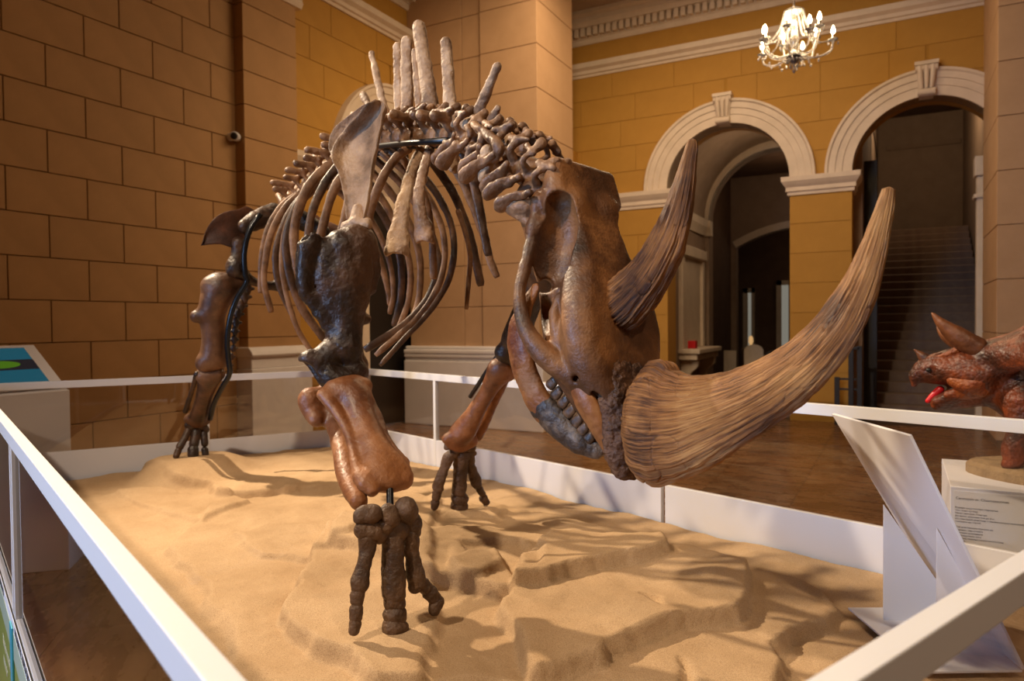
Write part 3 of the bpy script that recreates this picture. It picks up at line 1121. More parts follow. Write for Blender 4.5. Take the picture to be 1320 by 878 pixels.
def surface_nets(D, lo, h):
    S = D < 0
    n = np.array(D.shape)
    c = [S[i:n[0] - 1 + i, j:n[1] - 1 + j, k:n[2] - 1 + k] for i in (0, 1) for j in (0, 1) for k in (0, 1)]
    cnt = sum(q.astype(np.int8) for q in c)
    act = (cnt > 0) & (cnt < 8)
    I = np.argwhere(act)
    idm = np.full(act.shape, -1, np.int64)
    idm[act] = np.arange(len(I))
    acc = np.zeros((len(I), 3))
    num = np.zeros(len(I))
    offs = [np.array([i, j, k]) for i in (0, 1) for j in (0, 1) for k in (0, 1)]
    for p in range(8):
        for ax in range(3):
            if offs[p][ax] == 0:
                o1 = offs[p]
                o2 = o1.copy()
                o2[ax] = 1
                A, B = I + o1, I + o2
                d1, d2 = D[A[:, 0], A[:, 1], A[:, 2]], D[B[:, 0], B[:, 1], B[:, 2]]
                m = (d1 < 0) != (d2 < 0)
                t = np.where(m, d1 / np.where(m, d1 - d2, 1), 0)
                pos = A.astype(float)
                pos[:, ax] += t
                acc[m] += pos[m]
                num[m] += 1
    v = lo + h * acc / num[:, None]
    quads = []
    for ax in range(3):
        a1, a2 = (ax + 1) % 3, (ax + 2) % 3
        sl1 = [slice(None)] * 3
        sl2 = [slice(None)] * 3
        sl1[ax], sl2[ax] = slice(0, -1), slice(1, None)
        ch = S[tuple(sl1)] != S[tuple(sl2)]
        E_ = np.argwhere(ch)
        E_ = E_[(E_[:, a1] > 0) & (E_[:, a2] > 0) & (E_[:, a1] < n[a1] - 1) & (E_[:, a2] < n[a2] - 1)]
        ins = S[E_[:, 0], E_[:, 1], E_[:, 2]]
        u1, u2 = np.zeros(3, int), np.zeros(3, int)
        u1[a1], u2[a2] = 1, 1
        g = lambda q: idm[q[:, 0], q[:, 1], q[:, 2]]
        q = np.stack([g(E_ - u1 - u2), g(E_ - u2), g(E_), g(E_ - u1)], 1)
        q[~ins] = q[~ins][:, ::-1]
        quads.append(q)
    return v, np.vstack(quads)


def plate(name, left, right, thick, mat, parent, bulge=None, nrow=40, ncol=14, n_hint=None, rough=.002):
    """a thin curved bone between two outlines; both faces and the rim are built"""
    Lp, Rp = spline(left, nrow), spline(right, nrow)
    v = []
    g = np.zeros((nrow, ncol, 3))
    for j in range(ncol):
        t = j / (ncol - 1)
        g[:, j] = Lp * (1 - t) + Rp * t
    du = np.gradient(g, axis=0)
    dv = np.gradient(g, axis=1)
    nn = np.cross(du, dv)
    nn /= np.linalg.norm(nn, axis=2, keepdims=True) + 1e-9
    if n_hint is not None and (nn.mean((0, 1)) @ n_hint) < 0:
        nn = -nn
    if bulge is not None:
        U, V = np.meshgrid(np.linspace(0, 1, nrow), np.linspace(0, 1, ncol), indexing='ij')
        g = g + nn * bulge(U, V)[:, :, None]
    g = g + nn * (rough * fbm(g.reshape(-1, 3) * 25, 3)).reshape(nrow, ncol)[:, :, None]
    U, V = np.meshgrid(np.linspace(0, 1, nrow), np.linspace(0, 1, ncol), indexing='ij')
    th = thick * (0.55 + 0.45 * np.minimum(1, np.minimum(np.minimum(U, 1 - U), np.minimum(V, 1 - V)) * 6))
    A, B = g + nn * th[:, :, None] * .5, g - nn * th[:, :, None] * .5
    v = np.vstack([A.reshape(-1, 3), B.reshape(-1, 3)])
    f = []
    o = nrow * ncol
    ix = lambda i, j: i * ncol + j
    for i in range(nrow - 1):
        for j in range(ncol - 1):
            f.append((ix(i, j), ix(i + 1, j), ix(i + 1, j + 1), ix(i, j + 1)))
            f.append((o + ix(i, j), o + ix(i, j + 1), o + ix(i + 1, j + 1), o + ix(i + 1, j)))
    rim = [ix(i, 0) for i in range(nrow)] + [ix(nrow - 1, j) for j in range(1, ncol)] + [ix(i, ncol - 1) for i in range(nrow - 2, -1, -1)] + [ix(0, j) for j in range(ncol - 2, 0, -1)]
    for a, b in zip(rim, rim[1:] + rim[:1]):
        f.append((a, o + a, o + b, b))
    me = me_pydata(name, v, f)
    bm = bmesh.new()
    bm.from_mesh(me)
    bmesh.ops.recalc_face_normals(bm, faces=bm.faces)
    bm.to_mesh(me)
    bm.free()
    ob = link(name, me, mat, smooth=True)
    adopt(ob, parent)
    return ob


# bones: colour, gloss and pits
def bone_mat(name, c1, c2, c3, rough=.38, scale=5, bump=.35, bscale=70, coat=.25):
    return noise_mat(name, c1, c2, scale, rough + .05, bump * 1.1, bscale * 1.3, 9, c3, .45, coat * .6, None, .36, .64, rough + .2)


M['bone_black'] = bone_mat('bone_black', (.010, .006, .004), (.085, .038, .017), (.028, .014, .008), .32, 5.5, .4, 60, .1)
M['bone_hind'] = bone_mat('bone_hind', (.022, .011, .006), (.17, .08, .036), (.085, .036, .016), .34, 5, .25, 60, .15)
M['bone_hip'] = bone_mat('bone_hip', (.030, .011, .005), (.14, .046, .018), (.07, .023, .009), .6, 5, .25, 60, 0)
M['bone_red'] = bone_mat('bone_red', (.09, .028, .010), (.34, .135, .046), (.20, .068, .021), .34, 5, .3, 60, .1)
M['bone_foot'] = bone_mat('bone_foot', (.050, .025, .013), (.155, .085, .045), (.095, .050, .026), .45, 9, .5, 80, .05)
M['bone_skull'] = bone_mat('bone_skull', (.030, .014, .007), (.29, .122, .038), (.115, .045, .016), .38, 4.2, .25, 110, .12)
M['bone_jaw'] = bone_mat('bone_jaw', (.12, .030, .008), (.34, .175, .09), (.25, .090, .022), .40, 8, .35, 60, .1)
M['bone_boss'] = bone_mat('bone_boss', (.05, .022, .012), (.20, .095, .042), (.12, .052, .024), .5, 9, 1.0, 75, .05)
M['bone_premax'] = bone_mat('bone_premax', (.14, .042, .012), (.42, .20, .07), (.30, .115, .032), .36, 6, .2, 60, .1)
M['bone_jaw_dark'] = bone_mat('bone_jaw_dark', (.018, .012, .009), (.19, .13, .085), (.05, .032, .022), .4, 14, .6, 60, .1)
M['bone_blade'] = bone_mat('bone_blade', (.16, .09, .047), (.50, .33, .20), (.34, .205, .118), .5, 7, .5, 60, 0)
M['bone_pale'] = bone_mat('bone_pale', (.18, .10, .052), (.58, .40, .25), (.40, .25, .145), .55, 7, .5, 60, .05)  # on the neural spines this tone has strong light put into the colour
M['bone_vertebra'] = bone_mat('bone_vertebra', (.09, .040, .017), (.34, .185, .092), (.20, .098, .044), .42, 9, .45, 60, .1)
M['bone_rib'] = bone_mat('bone_rib', (.085, .038, .016), (.33, .175, .085), (.20, .098, .044), .40, 8, .3, 60, .1)
M['bone_rib_dark'] = bone_mat('bone_rib_dark', (.025, .012, .007), (.17, .082, .038), (.075, .036, .017), .36, 8, .3, 60, .15)
M['steel'] = plain('black_steel', (.010, .010, .012), .32, .3)
M['tooth'] = bone_mat('tooth_enamel', (.03, .016, .008), (.17, .09, .04), (.09, .045, .02), .35, 30, .2)


def horn_mat(name, light_c, mid_c, dark_c, fibre):
    m, nt, b = mat_new(name)
    uv = N(nt, 'ShaderNodeUVMap')
    mp = N(nt, 'ShaderNodeMapping')
    mp.inputs['Scale'].default_value = (fibre, 9.0, 1)
    nt.links.new(uv.outputs[0], mp.inputs[0])
    n1 = N(nt, 'ShaderNodeTexNoise')
    n1.inputs['Scale'].default_value = 1.0
    n1.inputs['Detail'].default_value = 8
    n1.inputs['Roughness'].default_value = .7
    nt.links.new(mp.outputs[0], n1.inputs['Vector'])
    tc = N(nt, 'ShaderNodeTexCoord')
    n2 = N(nt, 'ShaderNodeTexNoise')
    n2.inputs['Scale'].default_value = 6
    n2.inputs['Detail'].default_value = 5
    nt.links.new(tc.outputs['Object'], n2.inputs['Vector'])
    r = N(nt, 'ShaderNodeValToRGB')
    e = r.color_ramp.elements
    e[0].position, e[0].color = .40, (*dark_c, 1)
    e[1].position, e[1].color = .60, (*light_c, 1)
    k = e.new(.5)
    k.color = (*mid_c, 1)
    mx = N(nt, 'ShaderNodeMath', operation='MULTIPLY_ADD')
    mx.inputs[1].default_value = .55
    nt.links.new(n1.outputs[0], mx.inputs[0])
    sc = N(nt, 'ShaderNodeMath', operation='MULTIPLY')
    sc.inputs[1].default_value = .45
    nt.links.new(n2.outputs[0], sc.inputs[0])
    nt.links.new(sc.outputs[0], mx.inputs[2])
    nt.links.new(mx.outputs[0], r.inputs[0])
    nt.links.new(r.outputs[0], b.inputs['Base Color'])
    b.inputs['Roughness'].default_value = .5
    b.inputs['Specular IOR Level'].default_value = .4
    bp = N(nt, 'ShaderNodeBump')
    bp.inputs['Strength'].default_value = .8
    bp.inputs['Distance'].default_value = .008
    nt.links.new(n1.outputs[0], bp.inputs['Height'])
    nt.links.new(bp.outputs[0], b.inputs['Normal'])
    return m


M['horn'] = horn_mat('horn', (.55, .28, .092), (.33, .135, .037), (.07, .024, .008), 75)

# ---------------------------------------------------------------- body and skull planes
# body: vertical plane through the spine; lat > 0 is the animal's left
_Y3 = YAW_R
B_N = _Y3 @ np.array([.851, .525, 0])
B_P0 = CAM_C + B_N * 1.152


def B(x, y, lat=0.0):
    return on_plane(x, y, B_P0 + B_N * lat, B_N)


def ray_vec(x, y, d):
    return P(x, y, d)


SK_O, SK_T = P(735, 235, 2.06), P(825, 605, 1.80)
SK_L = norm(SK_T - SK_O)
_f = _Y3 @ np.array([.64, -.77, 0])
SK_D = norm(_f - (_f @ SK_L) * SK_L)
SK_R = norm(np.cross(SK_L, SK_D))
if SK_R @ (_Y3 @ np.array([-1, 0, 0])) < 0:
    SK_R = -SK_R


def S(x, y, r=0.0):
    """picture point on the plane r metres to the right of the skull's midline"""
    return on_plane(x, y, SK_O + SK_R * r, SK_R)


rhino = empty('rhinoceros_skeleton', (-2.3, 2.6, .62), 'mounted woolly rhinoceros skeleton with two long horns walking across sand', 'skeleton')


# ---------------------------------------------------------------- skull
def interp_rows(rows, n):
    return spline(np.array(rows, float), n)


sk = Bone(.0042, .022)
# upper plate of the skull, station by station: px, py, half width, radius
DORS = [(749, 224, .100, .026), (752, 262, .100, .040), (762, 312, .066, .046), (775, 360, .078, .052), (786, 405, .112, .050),
        (790, 445, .112, .052), (794, 485, .085, .050), (800, 520, .052, .046), (806, 560, .040, .040), (812, 596, .028, .030)]



def slab(bone, rows, n, push=0.0, **kw):
    bone.multi([(S(x, y, 0) + SK_D * push - SK_R * w, S(x, y, 0) + SK_D * push + SK_R * w, r, r) for x, y, w, r in interp_rows(rows, n)], **kw)


slab(sk, DORS, 60)
# brain case and cheeks below the plate
slab(sk, [(716, 262, .055, .075), (728, 318, .045, .072), (742, 372, .040, .075), (752, 430, .050, .075), (762, 480, .045, .062)], 40)


def both(pts, rads, bone=None, **kw):
    """a chain on both sides of the skull: rows of px, py, r"""
    bone = bone or sk
    q = [S(x, y, r) for x, y, r in pts]
    bone.chain(q, rads, **kw)
    q2 = [p - 2 * ((p - SK_O) @ SK_R) * SK_R for p in q]
    bone.chain(q2, rads, **kw)


# flange of the back of the skull, cheek arch, eye rim
both([(705, 238, .095), (692, 270, .125), (684, 308, .145), (677, 345, .165)], [.020, .014, .012, .016], k=.012)
for y0, (xa, ra), (xb, rb) in ((262, (735, .06), (696, .115)), (295, (736, .045), (690, .125)), (325, (736, .035), (690, .125)), (345, (740, .035), (700, .11))):
    both([(xa, y0 + 4, ra), (xb, y0, rb)], [.045, .022], k=.03)
both([(677, 345, .165), (670, 375, .185), (672, 405, .190), (682, 432, .185), (699, 455, .165), (722, 474, .135), (742, 488, .11)], [.017, .017, .019, .024, .029, .031, .03], k=.012)
both([(720, 385, .128), (715, 400, .135), (717, 425, .135), (722, 440, .125)], [.014, .016, .017, .018], k=.014)
both([(722, 372, .10), (733, 340, .07)], [.018, .016], k=.02)
both([(722, 455, .10), (745, 440, .09), (760, 470, .09)], [.04, .045, .045], k=.03)
# upper jaw
both([(735, 470, .105), (750, 498, .085), (764, 528, .06)], [.036, .036, .022], k=.02)
both([(722, 480, .10), (742, 512, .085), (764, 550, .055)], [.020, .020, .012], k=.02)
# bony ball joint at the back
sk.ball(S(702, 268, .03), .035).ball(S(702, 268, -.03), .035)
# hollows: temples, eye opening, small hole under the eye
for s in (1, -1):
    mir = (lambda p: p) if s > 0 else (lambda p: p - 2 * ((p - SK_O) @ SK_R) * SK_R)
    sk.chain([mir(S(721, 266, .115)), mir(S(721, 300, .105)), mir(S(712, 342, .125))], [.040, .054, .060], cut=True, k=.006)
    sk.chain([mir(S(697, 385, .17)), mir(S(699, 400, .12)), mir(S(702, 430, .14))], [.028, .030, .018], cut=True, k=.010)
    sk.cap(mir(S(708, 366, .15)), mir(S(700, 372, .03)), .016, .024, cut=True, k=.01)
    sk.chain([mir(S(764, 500, .105)), mir(S(776, 527, .085)), mir(S(787, 560, .06))], [.008, .018, .020], cut=True, k=.008)
    sk.cap(mir(S(739, 489, .155)), mir(S(745, 487, .11)), .009, .008, cut=True, k=.008)
skull = sk.build('skull', M['bone_skull'], rhino, rough=.0010, rscale=40)

bs_ = Bone(.0042, .02)
slab(bs_, [(802, 478, .045, .034), (806, 515, .052, .038), (809, 550, .050, .038), (811, 582, .040, .036), (812, 606, .022, .026)], 40)
boss = bs_.build('nasal_boss', M['bone_boss'], None, rough=.005, rscale=75)
boss.parent = skull
for s in (1, -1):
    pm = Bone(.004, .02)
    q = [S(x, y, r) for x, y, r in ((738, 486, .115), (752, 512, .105), (768, 542, .08), (782, 571, .056), (790, 590, .045), (794, 599, .04))]
    if s < 0:
        q = [p - 2 * ((p - SK_O) @ SK_R) * SK_R for p in q]
    pm.chain(q, [.018, .032, .030, .021, .015, .012], sq=(SK_R, .55))
    o = pm.build('premaxilla', M['bone_premax'], None, rough=.0015, rscale=30)
    o.parent = skull


def sub(o, part):
    o.parent = part
    return o


def horn(name, rows, seed, seg=240, nlen=360, label=None, ridge=.006, squash=.80):
    """rows: px, py, radius px along the midline; fibrous ridges run lengthwise"""
    pr = spline([(*S(x, y, 0), pxr(S(x, y, 0), r)) for x, y, r in rows], nlen)
    pts, rad = pr[:, :3], pr[:, 3]
    tans = np.gradient(pts, axis=0)
    tans /= np.linalg.norm(tans, axis=1)[:, None]
    w = SK_R - (tans @ SK_R)[:, None] * tans
    w /= np.linalg.norm(w, axis=1)[:, None]
    u = np.cross(tans, w)
    L = np.concatenate([[0], np.cumsum(np.linalg.norm(np.diff(pts, axis=0), axis=1))])
    A = 2 * np.pi * np.arange(seg) / seg
    ca, sa = np.cos(A), np.sin(A)
    aa, ll = np.meshgrid(A, L, indexing='xy')
    cc, sn, lf = np.cos(aa).ravel(), np.sin(aa).ravel(), ll.ravel()
    f3 = lambda fa, fl, o=0.0: np.column_stack([cc * fa + seed + o, sn * fa, lf * fl])
    warp = .35 * vnoise(f3(2.0, 6, 3))
    cw, sw = np.cos(aa.ravel() + .12 * warp), np.sin(aa.ravel() + .12 * warp)
    g3 = lambda fa, fl, o=0.0: np.column_stack([cw * fa + seed + o, sw * fa, lf * fl])
    fib = vnoise(g3(7, 8)) + .8 * vnoise(g3(15, 14, 2)) + .6 * vnoise(g3(26, 26, 5))
    crack = -np.clip(.16 - np.abs(vnoise(g3(9, 5, 8))), 0, 1) * 7
    ringn = vnoise(f3(1.1, 22))
    rings = np.clip(ringn - .25, 0, 1) * 2.0 - 2.2 * np.clip(.035 - np.abs(vnoise(f3(1.4, 17, 11))), 0, 1) * 20
    d = (ridge * (.75 * fib + .55 * crack + .8 * rings + .35 * vnoise(f3(3, 75)))).reshape(nlen, seg)
    d *= np.clip(rad / rad.max(), .32, 1)[:, None]
    d += (rad[:, None] * .06) * vnoise(f3(.9, 7, 5)).reshape(nlen, seg)
    R_ = rad[:, None] + d
    v = pts[:, None, :] + R_[:, :, None] * (ca[None, :, None] * u[:, None, :] + squash * sa[None, :, None] * w[:, None, :])
    v = np.vstack([v.reshape(-1, 3), pts[:1] - tans[:1] * .01, pts[-1:] + tans[-1:] * rad[-1] * .5])
    n = nlen * seg
    i = np.arange(nlen - 1)[:, None] * seg
    j = np.arange(seg)[None, :]
    k = (j + 1) % seg
    f = np.stack([i + j, i + k, i + seg + k, i + seg + j], -1).reshape(-1, 4).tolist()
    f += [(n, (a + 1) % seg, a) for a in range(seg)] + [(n + 1, (nlen - 1) * seg + a, (nlen - 1) * seg + (a + 1) % seg) for a in range(seg)]
    me = me_pydata(name, v, f)
    uvl = me.uv_layers.new(name='UVMap')
    lv = np.empty(len(me.loops), np.int32)
    me.loops.foreach_get('vertex_index', lv)
    ang = np.concatenate([np.tile(np.arange(seg) / seg, nlen), [0, 0]])
    ln_ = np.concatenate([np.repeat(L, seg), [0, L[-1]]])
    ua = np.abs(ang[lv] - .5) * 2          # mirrored so the seam does not show
    uvl.data.foreach_set('uv', np.column_stack([ua, ln_[lv]]).astype(np.float32).ravel())
    bm = bmesh.new()
    bm.from_mesh(me)
    bmesh.ops.recalc_face_normals(bm, faces=bm.faces)
    bm.to_mesh(me)
    bm.free()
    o = link(name, me, M['horn'], smooth=True)
    sub(o, skull)
    if label:
        o['label'] = label
    return o


horn('nasal_horn', [(829, 540, 66), (838, 542, 76), (856, 545, 79), (876, 546, 70), (905, 541, 60), (955, 522, 47), (1000, 497, 41), (1042, 465, 35.5), (1078, 425, 31), (1103, 382, 25.5), (1121, 335, 19), (1134, 292, 14), (1143, 258, 10), (1146, 244, 7)], 3.3,
     label='long golden brown front horn curving up', ridge=.0068, squash=.62)
horn('frontal_horn', [(794, 398, 30), (803, 393, 36), (822, 374, 34), (840, 351, 30), (858, 318, 26), (872, 280, 20.5), (881, 243, 16), (888, 208, 11), (892, 188, 8), (893, 181, 5)], 9.1, seg=180, nlen=240,
     label='shorter brown rear horn', ridge=.0055, squash=.8)

# lower jaw with both branches
jw = Bone(.0042, .02)
JAW = [(690, 372, .150), (676, 400, .155), (668, 430, .150), (672, 462, .140), (682, 492, .118), (697, 522, .098), (722, 549, .075), (748, 569, .048), (768, 578, .026)]
JR = [.016, .028, .040, .044, .042, .042, .040, .032, .022]
q = [S(*p) for p in JAW]
mirS = lambda p: p - 2 * ((p - SK_O) @ SK_R) * SK_R
jf = Bone(.0042, .02)
for s in (1, -1):
    qq = [p if s > 0 else mirS(p) for p in q]
    jw.chain(qq[:7], JR[:7], sq=(SK_R, .45))
    jf.chain(qq[5:], [r * 1.02 for r in JR[5:]], sq=(SK_R, .47))
jf.cap(q[7], mirS(q[7]), .026, .026)
jf.cap(q[8], mirS(q[8]), .020, .020)
jaw = jw.build('lower_jaw', M['bone_jaw'], None, rough=.0018, rscale=30)
sub(jaw, skull)
o = jf.build('jaw_front', M['bone_jaw_dark'], None, rough=.0016, rscale=45)
o['label'] = 'blackish front end of the lower jaw'
sub(o, skull)
for (x0, y0, rr, h0) in ((712, 492, .098, .030), (718, 505, .093, .032), (727, 516, .088, .034), (735, 528, .080, .036), (744, 540, .070, .034), (752, 551, .06, .028), (760, 562, .05, .022)):
    for s in (1, -1):
        c = S(x0, y0, rr)
        if s < 0:
            c = c - 2 * ((c - SK_O) @ SK_R) * SK_R
        t = Bone(.003, .006)
        up = norm(SK_D * 1.0 - SK_L * .35)
        t.cap(c - up * h0 * .35, c + up * h0 * .35, .0125, .010).cap(c - up * h0 * .2 + SK_L * .012, c + up * h0 * .40 + SK_L * .011, .009, .007)
        sub(t.build('tooth', M['tooth'], None), skull)

# ---------------------------------------------------------------- spine
UP = np.array([0, 0, 1.0])
B_F = _Y3 @ np.array([.525, -.851, 0])      # the way the animal faces


def BS(x, y, s):
    """picture point on the cross-section of the body at s metres along it"""
    return on_plane(x, y, CAM_C + B_F * s, B_F)


def s_of(p):
    return float((p - CAM_C) @ B_F)


SPINE = [(705, 250), (692, 232), (676, 219), (659, 208), (642, 198), (625, 190), (608, 184), (592, 180), (576, 178), (560, 177), (544, 177), (530, 177), (517, 178), (505, 180),
         (494, 183), (483, 187), (471, 193), (459, 200), (447, 208), (436, 215), (425, 223), (415, 230), (405, 238), (396, 246), (388, 253), (379, 260)]
# neural spines: vertebra index -> (base px, tip px, width at base, width at tip)
NEUR = {5: ((646, 184), (655, 166), 8, 6), 6: ((628, 166), (642, 139), 9, 5), 7: ((610, 160), (641, 86), 10, 6), 8: ((581, 157), (575, 54), 12, 7),
        9: ((558, 156), (540, 34), 13, 9), 10: ((542, 155), (535, 66), 7, 5), 11: ((525, 156), (524, 54), 9, 8), 12: ((514, 154), (512, 60), 7, 6), 13: ((497, 150), (479, 69), 8, 4), 14: ((483, 150), (468, 122), 6, 5),
        15: ((470, 172), (455, 148), 6, 4), 3: ((673, 192), (677, 167), 8, 5), 4: ((660, 186), (652, 168), 7, 5),
        17: ((452, 190), (440, 168), 6, 4), 18: ((441, 198), (428, 178), 6, 4), 19: ((428, 206), (417, 188), 6, 4), 20: ((414, 216), (404, 199), 5, 4), 21: ((404, 224), (395, 209), 5, 4),
        22: ((395, 241), (392, 228), 5, 4.5), 23: ((384, 250), (380, 238), 5, 4.5), 24: ((374, 256), (369, 245), 4.5, 4), 25: ((364, 262), (359, 252), 4.5, 4)}
for i, (x, y) in enumerate(SPINE):
    c = B(x, y)
    nx, ny = SPINE[min(i + 1, len(SPINE) - 1)]
    px_, py_ = SPINE[max(i - 1, 0)]
    ax_ = norm(B(px_, py_) - B(nx, ny))
    neck = i < 7
    vb_ = Bone(.0055 if i < 15 else .008, .009)
    r = .046 if neck else .040
    hl = min(.085, max(.024, np.linalg.norm(B(px_, py_) - B(nx, ny)) * .25 - r * .55))
    vb_.cap(c - ax_ * hl, c + ax_ * hl * .85, r * .92, r)
    top = norm(UP - (UP @ ax_) * ax_)
    hgt = .105 if i < 15 else .085
    arch = c + top * hgt - ax_ * (.012 if i % 2 else 0)
    tw = 1 + .18 * math.sin(i * 2.7)
    for s in (1, -1):
        side = B_N * s
        vb_.chain([c + side * .034 + top * .02, c + side * .066 + top * .055, arch + side * .018], [.013, .010, .014])
        j1, j2, j3 = (rng.uniform(-1, 1) for _ in range(3))
        vb_.cap(arch + side * (.05 + .018 * j1) - top * (.01 - .02 * j2) + ax_ * (.030 + .012 * j3), arch + side * (.05 + .012 * j2) - top * .026 - ax_ * (.034 + .014 * j1), .008, .012)
        if neck:
            vb_.chain([c + side * .04, c + side * .085 * tw - top * .01, c + side * .105 * tw - top * .065 - ax_ * .03], [.014, .015, .030], sq=(ax_, .4))
            vb_.cap(c + side * .08 * tw - top * .02, c + side * .085 + top * .02 + ax_ * .035, .011, .010)
        else:
            w = (.10 if i < 16 else .13) * tw
            vb_.chain([c + side * .05 + top * .06, c + side * w + top * .065], [.016, .019])
    part = vb_.build('vertebra', M['bone_vertebra'], rhino, rough=.0035, rscale=32)
    if i in NEUR:
        (bx, by), (tx, ty), w0, w1 = NEUR[i]
        p, t = B(bx, by), B(tx, ty)
        m = (p + t) / 2
        nb = Bone(.005, .012)
        nb.chain([c + top * .05, p, m * .5 + p * .5, t], [pxr(p, w0), pxr(p, w0), pxr(p, .45 * w0 + .55 * w1), pxr(t, w1)], sq=(norm(_Y3 @ np.array([.3, 1, 0])), .7), k=.03)
        sub(nb.build('neural_spine', M['bone_pale'] if i > 3 and i < 16 else M['bone_vertebra'], None, rough=.003, rscale=35), part)  # same bone as the vertebra; the pale tone paints strong light onto it

# light lumps hanging under the first back and last neck vertebrae, and their looped arches
for k, (pts, rad) in enumerate([(((588, 186), (586, 200), (584, 214)), (7, 6, 8)), (((607, 190), (604, 202), (602, 215)), (6, 5, 6.5)), (((628, 196), (628, 212), (626, 229)), (8, 8, 9)),
                                (((573, 183), (588, 187), (600, 184), (606, 172), (603, 163)), (4, 5, 4.5, 4.5, 5)), (((595, 190), (612, 190), (622, 181), (620, 168), (612, 161)), (4, 4.5, 4.5, 5, 5)),
                                (((620, 166), (634, 178), (643, 190), (638, 203), (620, 203)), (5, 6, 7, 6.5, 5))]):
    q = [B(x, y, -.075) for x, y in pts]
    b_ = Bone(.005, .012).chain(q, [pxr(a, r) for a, r in zip(q, rad)])
    b_.build('vertebral_process', M['bone_pale'] if k < 3 else M['bone_vertebra'], rhino, rough=.006, rscale=30)
ax1 = Bone(.005, .02)
q = [B(643, 257, -.10), B(655, 262, -.09), B(680, 266, -.06), B(700, 260, -.02)]
ax1.chain(q, [pxr(a, r) for a, r in zip(q, (5, 10, 9, 12))])
q = [B(650, 263, -.09), B(682, 286, -.05), B(696, 280, -.03)]
ax1.chain(q, [pxr(a, r) for a, r in zip(q, (6, 8, 9))])
ax1.build('atlas_wing', M['bone_vertebra'], rhino, rough=.004, rscale=45)

# tail
for k, (x, y, r) in enumerate([(319, 372, 6), (315, 383, 6.5), (310, 394, 6), (306, 405, 5.5), (304, 416, 5), (303, 427, 4.6), (302, 438, 4.2), (301, 449, 3.8), (299, 460, 3.4), (297, 471, 3), (296, 481, 2.6)]):
    c = BS(x, y, -4.80 + .004 * k)
    t = Bone(.006, .01)
    rr = pxr(c, r)
    t.cap(c + UP * rr * .75, c - UP * rr * .75, rr * .8, rr * .7)
    t.cap(c - B_N * rr * 1.2, c + B_N * rr * 1.2, rr * .4, rr * .4)
    t.cap(c, c - B_F * rr * 1.1 + UP * rr * .3, rr * .45, rr * .3)
    t.build('tail_vertebra', M['bone_black'], rhino, rough=.002)

# ---------------------------------------------------------------- ribs


def rib(pts, s0, s1, w0, w1, mat='bone_rib', tip=None, flat=.55, n=44, wm=None):
    """picture points run from the spine to the free end; s0 -> s1 along the body"""
    k = len(pts)
    q = np.array([BS(x, y, s0 + (s1 - s0) * i / (k - 1)) for i, (x, y) in enumerate(pts)])
    q = spline(q, n)
    t = np.linspace(0, 1, n)
    d = np.array([depth_of(p) for p in q]) / F_PX
    if wm is None:
        w = w0 + (w1 - w0) * t
    else:
        w = np.interp(t, [0, .5, 1], [w0, wm, w1])
    rad = w * .5 * d
    rad[0] *= .7
    rad[-1] *= .75
    rings = sweep_rings(list(q), rad, 14, flat, up=norm(np.cross(B_F, q[n // 2] - q[n // 2 - 1])))
    v = np.array([p for r in rings for p in r])
    seg = 14
    c = np.repeat(q, seg, 0)
    v = v + (v - c) * (.12 * fbm(v * 22, 2))[:, None]
    f = [(i * seg + j, i * seg + (j + 1) % seg, (i + 1) * seg + (j + 1) % seg, (i + 1) * seg + j) for i in range(n - 1) for j in range(seg)]
    f += [tuple(range(seg))[::-1], tuple((n - 1) * seg + j for j in range(seg))]
    me = me_pydata('rib', v, f)
    bm = bmesh.new()
    bm.from_mesh(me)
    bmesh.ops.recalc_face_normals(bm, faces=bm.faces)
    bm.to_mesh(me)
    bm.free()
    o = link('rib', me, M[mat], smooth=True)
    adopt(o, rhino)
    return o


